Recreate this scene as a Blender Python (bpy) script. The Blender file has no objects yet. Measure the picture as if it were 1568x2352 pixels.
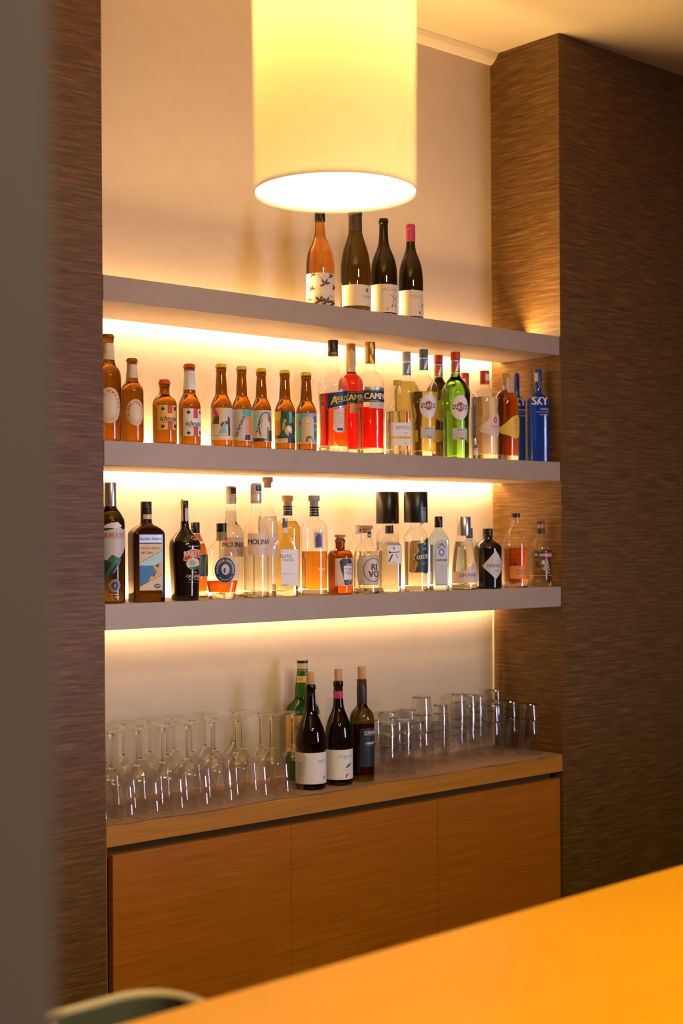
import bpy, bmesh, math, random
from mathutils import Vector, Matrix
random.seed(7)
S = bpy.context.scene
COL = S.collection

# ------------------------------------------------------------------ camera
YAW, ROLL, FPX, CY = 0.8416, 0.0061, 3380.15, 1242.2      # CY: picture row of the horizon
CZ = 1.62                                                  # eye height
c_, s_ = math.cos(YAW), math.sin(YAW)
FWD, RGT, UP = Vector((c_, s_, 0)), Vector((s_, -c_, 0)), Vector((0, 0, 1))
cam = bpy.data.cameras.new('camera'); camo = bpy.data.objects.new('camera', cam); COL.objects.link(camo)
cam.sensor_fit = 'VERTICAL'; cam.sensor_height = 36; cam.sensor_width = 24
cam.lens = FPX / 2352 * 36; cam.shift_y = (CY - 1176) / 2352
cam.clip_start = 0.05; cam.clip_end = 60
R3 = Matrix((RGT, UP, -FWD)).transposed()
camo.matrix_world = Matrix.Translation((0, 0, CZ)) @ (R3 @ Matrix.Rotation(-ROLL, 3, 'Z')).to_4x4()
cam.dof.use_dof = True; cam.dof.focus_distance = 3.93; cam.dof.aperture_fstop = 3.1
S.camera = camo

# ------------------------------------------------------------------ world, lights, exposure
S.view_settings.view_transform = 'Standard'; S.view_settings.look = 'None'
S.view_settings.gamma = 1; S.view_settings.exposure = 0.36; S.view_settings.use_curve_mapping = False
S.cycles.use_denoising = True
S.cycles.max_bounces = 18; S.cycles.transmission_bounces = 16; S.cycles.transparent_max_bounces = 40
S.cycles.diffuse_bounces = 3; S.cycles.glossy_bounces = 4
S.cycles.caustics_reflective = False; S.cycles.caustics_refractive = True
S.cycles.sample_clamp_indirect = 6; S.cycles.blur_glossy = 0.5
W = bpy.data.worlds.new('world'); S.world = W; W.use_nodes = True
W.node_tree.nodes['Background'].inputs[0].default_value = (.6, .7, 1, 1)
W.node_tree.nodes['Background'].inputs[1].default_value = 0.05

WARM = (1.0, 0.62, 0.28)
def area(name, loc, direction, sx, sy, power, col, spread=None):
    l = bpy.data.lights.new(name, 'AREA'); l.shape = 'RECTANGLE'; l.size = sx; l.size_y = sy
    l.energy = power; l.color = col
    if spread: l.spread = spread
    o = bpy.data.objects.new(name, l); COL.objects.link(o); o.location = loc
    o.rotation_euler = Vector(direction).to_track_quat('-Z', 'Y').to_euler()
    return o
DAY = (0.62, 0.64, 1.0)
# daylight through the three tall windows of the wall behind the camera
for i, x in enumerate((4.2, 4.56, 4.92)):
    area('daylight', (x, -2.42, 1.35), Vector((2.3, 3, .8))-Vector((x, -2.42, 1.35)), 0.12, 2.3, 5.2, DAY, math.radians(64))
# warm fill lights added below the ceiling, out of view, for ambient light
for x, y in ((0.5, -1.2), (1.6, -.6)):
    area('ceiling_fill', (x, y, 3.2), (.25, .5, -1), 0.3, 0.3, 34, (1, .80, .48), math.radians(120))

TOPW, TOPC = 14, (1, .64, .27)
# ------------------------------------------------------------------ the fitted places
Y0, YB = 3.0, 3.29                     # front plane of the niche, its back wall
XL, XR = 1.9203, 3.6103
ZA1, ZA0 = CZ+.6408, CZ+.5807
ZB1, ZB0 = CZ+.2440, CZ+.1845
ZC1, ZC0 = CZ-.1487, CZ-.2113
ZD1, ZD0 = CZ-.6797, CZ-.7311
ZE = CZ+1.5982

def ray(px, py):
    a, b = px-784, py-CY
    cr, sr = math.cos(ROLL), math.sin(ROLL)
    x = cr*a - sr*b; y = sr*a + cr*b
    return FWD + RGT*(x/FPX) - UP*(y/FPX)
def at_y(px, py, Y):
    r = ray(px, py); t = Y/r.y
    return Vector((0, 0, CZ)) + r*t
def at_z(px, py, z):
    r = ray(px, py); t = (z-CZ)/r.z
    return Vector((0, 0, CZ)) + r*t
def depth(p): return p[0]*c_ + p[1]*s_

# ------------------------------------------------------------------ materials
MATS = {}
def principled(name, col, rough=.5, metal=0, trans=0, ior=1.5, spec=None, coat=0):
    if name in MATS: return MATS[name]
    m = bpy.data.materials.new(name); m.use_nodes = True
    b = m.node_tree.nodes['Principled BSDF']
    b.inputs['Base Color'].default_value = (*col, 1); b.inputs['Roughness'].default_value = rough
    b.inputs['Metallic'].default_value = metal; b.inputs['IOR'].default_value = ior
    b.inputs['Transmission Weight'].default_value = trans
    if coat: b.inputs['Coat Weight'].default_value = coat
    if spec is not None: b.inputs['Specular IOR Level'].default_value = spec
    MATS[name] = m
    return m
def emis(name, col, st):
    m = bpy.data.materials.new(name); m.use_nodes = True; nt = m.node_tree
    b = nt.nodes['Principled BSDF']; b.inputs['Base Color'].default_value = (.8, .8, .8, 1)
    b.inputs['Emission Color'].default_value = (*col, 1); b.inputs['Emission Strength'].default_value = st
    MATS[name] = m
    return m
def nodes(m): return m.node_tree.nodes, m.node_tree.links
def streaky(name, cols, scale, rough=.5, bump=.0, detail=6, fine=None, spec=None):
    """noise stretched through object coordinates, between a ramp of colours"""
    m = principled(name, cols[0], rough, spec=spec); N, L = nodes(m); b = N['Principled BSDF']
    tc = N.new('ShaderNodeTexCoord'); mp = N.new('ShaderNodeMapping'); mp.inputs['Scale'].default_value = scale
    no = N.new('ShaderNodeTexNoise'); no.inputs['Scale'].default_value = 1; no.inputs['Detail'].default_value = detail
    no.inputs['Roughness'].default_value = .65
    rp = N.new('ShaderNodeValToRGB'); L.new(tc.outputs['Object'], mp.inputs[0]); L.new(mp.outputs[0], no.inputs[0])
    src = no.outputs[0]
    if fine:
        mp2 = N.new('ShaderNodeMapping'); mp2.inputs['Scale'].default_value = fine; L.new(tc.outputs['Object'], mp2.inputs[0])
        n2 = N.new('ShaderNodeTexNoise'); n2.inputs['Scale'].default_value = 1; n2.inputs['Detail'].default_value = 3; L.new(mp2.outputs[0], n2.inputs[0])
        mx = N.new('ShaderNodeMath'); mx.operation = 'MULTIPLY_ADD'; mx.inputs[1].default_value = .5
        hf = N.new('ShaderNodeMath'); hf.operation = 'MULTIPLY'; hf.inputs[1].default_value = .5
        L.new(n2.outputs[0], hf.inputs[0]); L.new(no.outputs[0], mx.inputs[0]); L.new(hf.outputs[0], mx.inputs[2]); src = mx.outputs[0]
    L.new(src, rp.inputs[0])
    e = rp.color_ramp.elements; n = len(cols)
    e[0].position = .34; e[0].color = (*cols[0], 1); e[1].position = .66; e[1].color = (*cols[-1], 1)
    for i in range(1, n-1):
        k = e.new(.34+.32*i/(n-1)); k.color = (*cols[i], 1)
    L.new(rp.outputs[0], b.inputs['Base Color'])
    if bump:
        bp = N.new('ShaderNodeBump'); bp.inputs['Strength'].default_value = bump; bp.inputs['Distance'].default_value = .002
        L.new(src, bp.inputs['Height']); L.new(bp.outputs[0], b.inputs['Normal'])
    return m
def thin(name, col, gloss=.05, edge=.75):
    """glass wall as one sheet: clear straight through, mirror towards the rim of the shape"""
    if name in MATS: return MATS[name]
    m = bpy.data.materials.new(name); m.use_nodes = True; N, L = nodes(m); N.remove(N['Principled BSDF'])
    out = [n for n in N if n.type == 'OUTPUT_MATERIAL'][0]
    lw = N.new('ShaderNodeLayerWeight'); lw.inputs[0].default_value = .5
    pw = N.new('ShaderNodeMath'); pw.operation = 'POWER'; pw.inputs[1].default_value = 3.8
    ml = N.new('ShaderNodeMath'); ml.operation = 'MULTIPLY_ADD'; ml.inputs[1].default_value = edge; ml.inputs[2].default_value = gloss
    L.new(lw.outputs['Facing'], pw.inputs[0]); L.new(pw.outputs[0], ml.inputs[0])
    t = N.new('ShaderNodeBsdfTransparent'); t.inputs[0].default_value = (*col, 1)
    g = N.new('ShaderNodeBsdfGlossy'); g.inputs['Roughness'].default_value = .03
    mx = N.new('ShaderNodeMixShader'); L.new(ml.outputs[0], mx.inputs[0]); L.new(t.outputs[0], mx.inputs[1]); L.new(g.outputs[0], mx.inputs[2])
    L.new(mx.outputs[0], out.inputs[0]); MATS[name] = m
    return m
def glass(name, col, ior=1.45, rough=0): return principled(name, col, rough, trans=1, ior=ior)

M_paper = streaky('wall_covering', [(.062, .028, .005), (.135, .066, .015), (.25, .135, .042)], (20, 20, 470), .5, .3, fine=(8, 8, 150), spec=.35)
M_plaster = streaky('beige_plaster', [(.62, .505, .355), (.65, .535, .375)], (14, 14, 14), .75, .04)
M_ceil = principled('ceiling_paint', (.80, .66, .42), .8)
M_shelf = streaky('shelf_lacquer', [(.40, .315, .235), (.43, .34, .255)], (9, 9, 9), .45)
M_oak = streaky('oak_veneer', [(.34, .10, .002), (.43, .14, .004), (.56, .20, .010)], (2.2, 2.2, 110), .42, .1, fine=(6, 6, 420))
M_oakl = streaky('oak_edge', [(.42, .17, .012), (.52, .22, .02), (.60, .27, .035)], (2.2, 2.2, 90), .42, .1, fine=(3, 3, 260))
M_bar = streaky('bar_wood', [(.86, .37, .004), (.92, .42, .006)], (1.5, 6, 6), .35)
C_whitep = principled('light_profile_white', (.7, .68, .62), .5)
M_dark = principled('dark_gap', (.008, .005, .004), .8)
M_recess = principled('recess_brown', (.20, .115, .035), .8, spec=.1)
M_mat = streaky('leather_mat', [(.31, .18, .115), (.38, .23, .15)], (40, 40, 40), .5, .2)
M_floor = streaky('floor_wood', [(.10, .05, .02), (.16, .08, .035)], (2, 14, 2), .4)
M_room = principled('room_wall_paint', (.45, .40, .34), .8)
M_led = emis('led_diffuser', (1, .64, .32), 240)
M_ledd = emis('led_diffuser_down', (1, .62, .30), 125)
M_ledc = emis('led_diffuser_low', (1, .71, .46), 20)
M_leda = emis('led_diffuser_top', (1, .62, .26), 46)

PAL = dict(cream=(.82, .70, .50), white=(.85, .82, .78), black=(.015, .013, .012), ink=(.05, .045, .05), grey=(.35, .34, .33),
    red=(.62, .03, .02), brick=(.55, .10, .04), green=(.03, .16, .07), dgreen=(.015, .05, .035), yellow=(.85, .60, .04), gold=(.55, .36, .10),
    navy=(.012, .03, .09), blue=(.04, .20, .45), sky=(.20, .52, .72), teal=(.10, .42, .40), lgrey=(.62, .60, .58), pink=(.65, .04, .16),
    tan=(.72, .46, .18), sand=(.78, .58, .34), orange=(.85, .28, .03), brown=(.12, .05, .02), silver=(.55, .56, .58), label_y=(.90, .55, .10),
    lilac=(.45, .40, .60), olive=(.25, .22, .05), rose=(.72, .30, .25), aqua=(.45, .72, .72), purple=(.08, .05, .20), peach=(.80, .62, .52), steel=(.10, .17, .28), slate=(.016, .022, .032), plum=(.26, .03, .09))
def ink(n):
    metal = n in ('gold', 'silver')
    return principled('ink_'+n, PAL[n], .35 if metal else .45, .6 if metal else 0)
G_clear = thin('clear_glass_wall', (.97, .98, .97))
G_solid = glass('clear_glass', (.97, .98, .96))
G_amber = glass('amber_glass', (.21, .075, .004))
G_wine = glass('dark_wine_glass', (.12, .07, .012), 1.5)
G_ink = glass('near_black_glass', (.03, .018, .006), 1.5)
G_green = glass('green_glass', (.04, .20, .02))
G_lime = glass('lime_green_glass', (.25, .75, .06))
G_blue = principled('cobalt_glass', (.02, .10, .62), .04, trans=.6, ior=1.5)
G_aqua = thin('pale_blue_glass_wall', (.76, .89, 1.0))
T_green = thin('green_glass_wall', (.15, .45, .10))
LIQ = {}
def liq(n):
    L = dict(water=(.97, .97, .95), red=(.95, .02, .01), aperol=(1, .12, .015), amber=(.92, .36, .04), rust=(.78, .14, .01), gold=(.98, .66, .10),
             straw=(.95, .82, .25), whisky=(.90, .38, .03), bourbon=(.85, .22, .02), cognac=(.55, .11, .01), rose=(.95, .42, .12), dark=(.25, .06, .01), pale=(.97, .90, .70))
    return glass('liquid_'+n, L[n], 1.34)

# ------------------------------------------------------------------ geometry helpers
def link(name, bm_or_mesh, mats, parent=None, smooth=False):
    if isinstance(bm_or_mesh, bmesh.types.BMesh):
        me = bpy.data.meshes.new(name); bm_or_mesh.to_mesh(me); bm_or_mesh.free()
    else: me = bm_or_mesh
    for m in (mats if isinstance(mats, (list, tuple)) else [mats]): me.materials.append(m)
    if smooth:
        for p in me.polygons: p.use_smooth = True
        me.set_sharp_from_angle(angle=math.radians(38))
    o = bpy.data.objects.new(name, me); COL.objects.link(o)
    if parent: o.parent = parent
    return o
def box(bm, x0, x1, y0, y1, z0, z1, bev=0, mi=0):
    v = [bm.verts.new(p) for p in ((x0, y0, z0), (x1, y0, z0), (x1, y1, z0), (x0, y1, z0), (x0, y0, z1), (x1, y0, z1), (x1, y1, z1), (x0, y1, z1))]
    fs = [bm.faces.new([v[i] for i in q]) for q in ((3, 2, 1, 0), (4, 5, 6, 7), (0, 1, 5, 4), (1, 2, 6, 5), (2, 3, 7, 6), (3, 0, 4, 7))]
    for f in fs: f.material_index = mi
    if bev:
        es = list({e for f in fs for e in f.edges})
        bmesh.ops.bevel(bm, geom=es, offset=bev, segments=2, affect='EDGES', profile=.5)
def box_obj(name, dims, mat, parent=None, bev=0):
    bm = bmesh.new(); box(bm, *dims, bev=bev); return link(name, bm, mat, parent)
def struct(o): o['kind'] = 'structure'; return o
def empty(name, loc=(0, 0, 0), rz=0):
    o = bpy.data.objects.new(name, None); COL.objects.link(o); o.location = loc; o.rotation_euler = (0, 0, rz); o.empty_display_size = .02
    return o
def tag(o, label, cat, group=None):
    o['label'] = label; o['category'] = cat
    if group: o['group'] = group
    return o
def loft(bm, levels, seg=44, cap_lo=True, cap_hi=True, mi=0):
    """levels: (z, half width, half depth, exponent) - a round or rounded-square section at each height"""
    rings = []
    for z, a, b, n in levels:
        ring = []
        for i in range(seg):
            t = 2*math.pi*(i+.5)/seg; ct, st = math.cos(t), math.sin(t)
            x = a*math.copysign(abs(ct)**(2/n), ct); y = b*math.copysign(abs(st)**(2/n), st)
            ring.append(bm.verts.new((x, y, z)))
        rings.append(ring)
    for r0, r1 in zip(rings, rings[1:]):
        for i in range(seg):
            f = bm.faces.new((r0[i], r0[(i+1) % seg], r1[(i+1) % seg], r1[i])); f.material_index = mi
    if cap_lo: bm.faces.new(rings[0][::-1]).material_index = mi
    if cap_hi: bm.faces.new(rings[-1]).material_index = mi
    return rings
def smooth_prof(pts, steps=3):
    """Catmull-Rom through (z, r) points flagged smooth by closeness; keeps first and last"""
    out = []
    n = len(pts)
    for i in range(n-1):
        p0, p1, p2, p3 = pts[max(i-1, 0)], pts[i], pts[i+1], pts[min(i+2, n-1)]
        for k in range(steps):
            t = k/steps
            z = p1[0]+(p2[0]-p1[0])*t
            d1 = (p2[1]-p0[1])/max(p2[0]-p0[0], 1e-6); d2 = (p3[1]-p1[1])/max(p3[0]-p1[0], 1e-6)
            h = p2[0]-p1[0]; s = (p2[1]-p1[1])/max(h, 1e-6)
            if s*d1 <= 0: d1 = 0
            if s*d2 <= 0: d2 = 0
            if s != 0:
                d1 = math.copysign(min(abs(d1), 3*abs(s)), s) if d1 else 0; d2 = math.copysign(min(abs(d2), 3*abs(s)), s) if d2 else 0
            t2, t3 = t*t, t*t*t
            r = (2*t3-3*t2+1)*p1[1]+(t3-2*t2+t)*h*d1+(-2*t3+3*t2)*p2[1]+(t3-t2)*h*d2
            out.append((z, r))
    out.append(pts[-1])
    return out
def prof_at(pr, z):
    if z <= pr[0][0]: return pr[0][1]
    for (z0, r0), (z1, r1) in zip(pr, pr[1:]):
        if z <= z1: return r0+(r1-r0)*(z-z0)/max(z1-z0, 1e-9)
    return pr[-1][1]

# ------------------------------------------------------------------ printed labels: flat figures wrapped round the glass
def Rr(u0, v0, u1, v1, c): return ('p', [(u0, v0), (u1, v0), (u1, v1), (u0, v1)], c)
def El(u, v, a, b, c, n=32): return ('p', [(u+a*math.cos(2*math.pi*i/n), v+b*math.sin(2*math.pi*i/n)) for i in range(n)], c)
def Po(pts, c): return ('p', pts, c)
def Tx(s, u, v, h, c, rot=0, bold=0, sx=1, shear=0): return ('t', s, u, v, h, c, rot, bold, sx, shear)
def Rg(u, v, a, b, w, c, n=36):
    return ('q', [[(u+a*math.cos(2*math.pi*i/n), v+b*math.sin(2*math.pi*i/n)), (u+a*math.cos(2*math.pi*(i+1)/n), v+b*math.sin(2*math.pi*(i+1)/n)),
        (u+(a-w)*math.cos(2*math.pi*(i+1)/n), v+(b-w)*math.sin(2*math.pi*(i+1)/n)), (u+(a-w)*math.cos(2*math.pi*i/n), v+(b-w)*math.sin(2*math.pi*i/n))] for i in range(n)], c)
def Ar(s, u, v, a, b, h, c, mid=90, span=120, bold=.02):
    out = []
    for i, ch in enumerate(s):
        if ch == ' ': continue
        t = math.radians(mid + (span/2 - span*i/max(len(s)-1, 1))*(1 if mid > 0 else -1))
        out.append(Tx(ch, u+a*math.cos(t), v+b*math.sin(t), h, c, math.degrees(t)-90 if mid > 0 else math.degrees(t)+90, bold))
    return out
def Li(x0, y0, x1, y1, w, c):
    dx, dy = x1-x0, y1-y0; l = math.hypot(dx, dy); nx, ny = -dy/l*w/2, dx/l*w/2
    return Po([(x0+nx, y0+ny), (x0-nx, y0-ny), (x1-nx, y1-ny), (x1+nx, y1+ny)], c)
def Lf(x, y, l, w, ang, c):
    a = math.radians(ang); pts = []
    for t, s in ((0, 0), (.25, .8), (.5, 1), (.8, .6), (1, 0), (.8, -.6), (.5, -1), (.25, -.8)):
        p, q = t*l, s*w/2; pts.append((x+p*math.cos(a)-q*math.sin(a), y+p*math.sin(a)+q*math.cos(a)))
    return Po(pts, c)
TCACHE = {}
def text_tris(s, bold, shear):
    k = (s, bold, shear)
    if k in TCACHE: return TCACHE[k]
    cu = bpy.data.curves.new('t', 'FONT'); cu.body = s; cu.align_x = 'CENTER'; cu.size = 1; cu.resolution_u = 2; cu.shear = shear
    o = bpy.data.objects.new('t', cu); me = o.to_mesh()
    vs = [(v.co.x, v.co.y) for v in me.vertices]; ps = [list(p.vertices) for p in me.polygons]
    y0 = min(v[1] for v in vs); y1 = max(v[1] for v in vs)
    cap = .70 if max(v[1] for v in vs) > .6 else max(y1-y0, .05)
    if y0 < -.05: y0 = 0
    vs = [((x)/.70, (y-.35)/.70) for x, y in vs]
    o.to_mesh_clear(); bpy.data.objects.remove(o); bpy.data.curves.remove(cu)
    TCACHE[k] = (vs, ps); return TCACHE[k]
def build_print(name, ops, surf, k, parent, step=4.0, off0=.0004, wrap=True, thick=.00007):
    """ops in units of k metres; surf(u, z, lift) -> point"""
    flat = []
    for o in ops:
        if isinstance(o, list): flat += o
        else: flat.append(o)
    me_v, me_f, me_m, mats, midx = [], [], [], [], {}
    for li_, o in enumerate(flat):
        bm = bmesh.new(); cname = o[5] if o[0] == 't' else o[2]
        if o[0] == 'p':
            try: bm.faces.new([bm.verts.new((x, y, 0)) for x, y in o[1]])
            except ValueError: pass
        elif o[0] == 'q':
            for q in o[1]: bm.faces.new([bm.verts.new((x, y, 0)) for x, y in q])
        else:
            _, s, u, v, h, cname, rot, bold, sx, shear = o
            vs, ps = text_tris(s, bold, shear); a = math.radians(rot); ca, sa = math.cos(a), math.sin(a)
            for db in ((0,) if not bold else (-bold, 0, bold)):      # bolder strokes: the letters set three times side by side
                bv = [bm.verts.new((u+h*(sx*(x+db*1.6)*ca-y*sa), v+h*(sx*(x+db*1.6)*sa+y*ca), db*.2)) for x, y in vs]
                for p in ps:
                    try: bm.faces.new([bv[i] for i in p])
                    except ValueError: pass
        if wrap and bm.verts:
            xs = [v.co.x for v in bm.verts]; ys = [v.co.y for v in bm.verts]
            if max(xs)-min(xs) > step*1.2:
                g = math.floor(min(xs)/step)*step+step
                while g < max(xs)-1e-4:
                    bmesh.ops.bisect_plane(bm, geom=bm.verts[:]+bm.edges[:]+bm.faces[:], plane_co=(g, 0, 0), plane_no=(1, 0, 0)); g += step
            st2 = step*2
            if max(ys)-min(ys) > st2*1.3 and o[0] == 'p':
                g = math.floor(min(ys)/st2)*st2+st2
                while g < max(ys)-1e-4:
                    bmesh.ops.bisect_plane(bm, geom=bm.verts[:]+bm.edges[:]+bm.faces[:], plane_co=(0, g, 0), plane_no=(0, 1, 0)); g += st2
        bmesh.ops.triangulate(bm, faces=[f for f in bm.faces if len(f.verts) > 4])
        if cname not in midx: midx[cname] = len(mats); mats.append(ink(cname))
        b0 = len(me_v); bm.verts.index_update()
        lift = off0 + thick*li_
        for v in bm.verts: me_v.append(surf(v.co.x*k, v.co.y*k, lift+v.co.z*.001))
        for f in bm.faces: me_f.append([b0+v.index for v in f.verts]); me_m.append(midx[cname])
        bm.free()
    me = bpy.data.meshes.new(name); me.from_pydata(me_v, [], me_f)
    for i, p in enumerate(me.polygons): p.material_index = me_m[i]
    me.update()
    return link(name, me, mats, parent)

# ------------------------------------------------------------------ room shell
def slab(name, dims, mat): return struct(box_obj(name, dims, mat))
slab('floor', (-3, 9, -2.6, 3.6, -.1, 0), M_floor)
slab('ceiling', (-3, 9, -2.6, 3.6, ZE, ZE+.1), M_ceil)
slab('wall_left_of_niche', (-3, XL, Y0, YB+.2, 0, ZE), M_paper)
slab('wall_right_of_niche', (XR, 9, Y0, YB+.2, 0, ZE), M_paper)
slab('wall_back', (XL, XR, YB, YB+.2, 0, ZE), M_plaster)
slab('wall_near', (-1.9, .3645, .614, .76, 0, ZE), principled('taupe_wall_paint', (.115, .088, .094), .7))
slab('wall_right', (9, 9.1, -2.6, 3.6, 0, ZE), M_room)
slab('wall_left', (-3.1, -3, -2.6, 3.6, 0, ZE), M_room)
bm = bmesh.new()      # wall behind the camera with three window openings
xs = [-3, 4.05, 4.35, 4.41, 4.71, 4.77, 5.07, 9]
for i in range(0, 7, 2): box(bm, xs[i], xs[i+1], -2.6, -2.45, 0, ZE)
for i in range(1, 6, 2):
    box(bm, xs[i], xs[i+1], -2.6, -2.45, 0, .12); box(bm, xs[i], xs[i+1], -2.6, -2.45, 2.6, ZE)
struct(link('wall_rear', bm, M_room))
# cornice where the niche's back wall meets the ceiling
bm = bmesh.new()
pr = [(YB, ZE-.032), (YB-.009, ZE-.032), (YB-.026, ZE-.016), (YB-.036, ZE-.003), (YB-.036, ZE), (YB, ZE)]
va = [bm.verts.new((XL, y, z)) for y, z in pr]; vb = [bm.verts.new((XR, y, z)) for y, z in pr]
for i in range(len(pr)): bm.faces.new((va[i], va[(i+1) % 6], vb[(i+1) % 6], vb[i]))
struct(link('trim_1', bm, M_ceil))

slab('trim_2', (XR-.0045, XR, YB-.0045, YB, ZD1+.001, ZC0-.001), principled('sealant_bead', (.75, .68, .55), .6))

# ------------------------------------------------------------------ shelves with their light strips
for nm, z0, z1, lab in (('A', ZA0, ZA1, 'beige floating shelf, the topmost, holding four wine bottles'),
                        ('B', ZB0, ZB1, 'beige floating shelf in the middle, holding beer and aperitif bottles'),
                        ('C', ZC0, ZC1, 'beige floating shelf, the lowest, holding liqueur and gin bottles')):
    t = tag(empty('wall_shelf', (XL, Y0, z0)), lab, 'shelf', 'lit shelves across the niche')
    box_obj('board', (.003, XR-XL-.001, 0.002, YB-Y0-.034, 0, z1-z0), M_shelf, t, bev=.0012)
    box_obj('light_strip', (.003, XR-XL-.003, YB-Y0-.032, YB-Y0-.0300, z1-z0-.010, z1-z0-.004), M_leda if nm == 'A' else M_led, t)
    if nm != 'A': pass
    else:       # the top shelf's strip lies behind the bottles and is tilted up into the room
        bm = bmesh.new(); v = [bm.verts.new(p) for p in ((.01, .128, .0601), (.01, .152, .0601), (.01, .152, .0635), (XR-XL-.01, .128, .0601), (XR-XL-.01, .152, .0601), (XR-XL-.01, .152, .0635))]
        for q in ((0, 1, 2), (5, 4, 3), (0, 3, 4, 1), (1, 4, 5, 2), (2, 5, 3, 0)): bm.faces.new([v[i] for i in q])
        link('light_profile', bm, C_whitep, t)
        a_ = area('strip_light', ((XL+XR)/2, Y0+.136, ZA1+.012), (0, -math.sin(math.radians(40)), math.cos(math.radians(40))), XR-XL-.03, .014, TOPW, TOPC, math.radians(150))
    box_obj('light_strip', (.003, XR-XL-.003, YB-Y0-.032, YB-Y0-.0300, .002, .006), M_ledc if nm == 'C' else M_ledd, t)

# ------------------------------------------------------------------ counter and cabinets below
t = tag(empty('oak_counter', (XL, Y0, ZD0)), 'oak counter top under the wine glasses and tumblers', 'counter')
box_obj('slab', (.001, XR-XL-.001, 0, YB-Y0, 0, ZD1-ZD0), M_oakl, t, bev=.0012)
base = tag(empty('base_cabinet', (XL, Y0, 0)), 'oak base cabinet with three flat handleless doors below the counter', 'cabinet')
dz1 = ZD0-.022
box_obj('carcass', (.02, XR-XL-.004, .045, YB-Y0-.03, .0, ZD0), M_recess, base)
box_obj('side_gap', (.001, .02, .06, .08, .0, ZD0-.02), M_dark, base)
def door_x(px, py=2000): return at_y(px, py, Y0+.004).x
xa = [door_x(259), door_x(669), door_x(1006), door_x(1286, 1850)]
def door_gap(a, b): return (a-XL, b-XL)
for i, g in enumerate((.0006, .0014, .0)):
    box_obj('door', (xa[i]-XL+(.0006 if i else 0), xa[i+1]-XL-g, .004, .024, .08, dz1), M_oak, base, bev=.0008)
box_obj('plinth', (.02, XR-XL-.004, .03, .045, 0, .08), M_dark, base)
box_obj('end_panel', (.0005, .0035, .002, .045, 0, ZD0), M_oak, base)

# dark leather mats lying side by side on the counter
mx = [XL+.002, at_y(330, 1850, Y0).x, at_y(690, 1830, Y0).x, at_y(1010, 1770, Y0).x, at_y(1210, 1750, Y0).x, XR-.003]
mlabs = ['taupe leather counter mat beneath the first upside-down wine glasses by the striped wall', 'taupe leather counter mat beneath the middle of the wine glasses',
         'taupe leather counter mat beneath the corked wine bottles', 'taupe leather counter mat beneath the stacked tumblers', 'taupe leather counter mat in the niche corner, its edge hanging over']
for i in range(5):
    bm = bmesh.new(); nx, ny = 24, 10; x0, x1 = mx[i]+.0008, mx[i+1]-.0008; g = []
    for a in range(nx+1):
        row = []
        for b in range(ny+1):
            fx, fy = a/nx, b/ny
            y = Y0 - .003 + .006*math.sin(fx*7+i*2)*(1-fy) * .5 + fy*.286
            z = ZD1+.0012 + .0012*max(0, math.sin(fx*9+i))*(1-fy)**4
            if fy == 0: z -= .0006
            row.append(bm.verts.new((x0+(x1-x0)*fx, y, z)))
        g.append(row)
    for a in range(nx):
        for b in range(ny): bm.faces.new((g[a][b], g[a+1][b], g[a+1][b+1], g[a][b+1]))
    r = bmesh.ops.extrude_face_region(bm, geom=bm.faces[:])
    for v in r['geom']:
        if isinstance(v, bmesh.types.BMVert): v.co.z += .0018
    bmesh.ops.recalc_face_normals(bm, faces=bm.faces[:])
    tag(link('counter_mat', bm, M_mat, smooth=False), mlabs[i], 'mat', 'leather mats on the counter')
ZM = ZD1+.0032

# ------------------------------------------------------------------ bottles
P_LONG = [(0, .90), (.012, .98), (.03, 1), (.47, 1), (.52, .95), (.57, .80), (.61, .64), (.635, .57), (.74, .53), (.90, .45), (.905, .50), (.945, .50), (.95, .44), (.965, .44)]
P_MOR = [(0, .90), (.012, .97), (.03, 1), (.60, 1), (.65, .93), (.69, .76), (.72, .60), (.76, .53), (.86, .46), (.92, .42), (.925, .46), (.96, .46), (.965, .42), (.97, .42)]
P_STUB = [(0, .86), (.02, .98), (.05, 1), (.60, 1), (.66, .95), (.72, .76), (.76, .50), (.80, .42), (.88, .40), (.885, .44), (.95, .44), (.96, .40), (.965, .40)]
P_BURG = [(0, .90), (.01, .97), (.03, 1), (.40, 1), (.50, .95), (.58, .84), (.65, .65), (.72, .45), (.78, .37), (.88, .33), (.945, .32), (.95, .36), (.985, .36), (.99, .33), (1, .32)]
P_CHAMP = [(0, .90), (.01, .97), (.03, 1), (.40, 1), (.50, .95), (.60, .82), (.70, .60), (.78, .45), (.86, .40), (.93, .37), (.935, .42), (.97, .42), (1, .40)]
P_BORD = [(0, .90), (.01, .97), (.03, 1), (.60, 1), (.65, .93), (.69, .76), (.72, .52), (.75, .41), (.80, .38), (.955, .36), (.96, .40), (.99, .40), (1, .38)]
P_APER = [(0, 1.0), (.01, 1.04), (.04, .99), (.12, .93), (.25, .91), (.45, .97), (.58, 1), (.62, .96), (.66, .80), (.69, .52), (.72, .37), (.78, .34), (.83, .38), (.86, .33), (1, .33)]
P_CAMP = [(0, .90), (.01, .97), (.03, 1), (.63, 1), (.67, .94), (.705, .78), (.73, .52), (.75, .38), (.80, .345), (.98, .33)]
P_MART = [(0, .80), (.01, .88), (.05, .86), (.20, .84), (.36, .86), (.50, .97), (.60, 1), (.65, .95), (.70, .76), (.745, .48), (.77, .36), (.80, .31), (.98, .29)]
P_PAMP = [(0, .88), (.01, .95), (.05, .96), (.35, 1), (.60, .97), (.70, .93), (.745, .80), (.785, .50), (.80, .36), (.85, .32), (.97, .30)]
P_MOLI = [(0, .92), (.01, .98), (.03, 1), (.50, 1), (.57, .97), (.62, .84), (.655, .62), (.68, .50), (.75, .44), (.83, .36), (.98, .36)]
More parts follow.
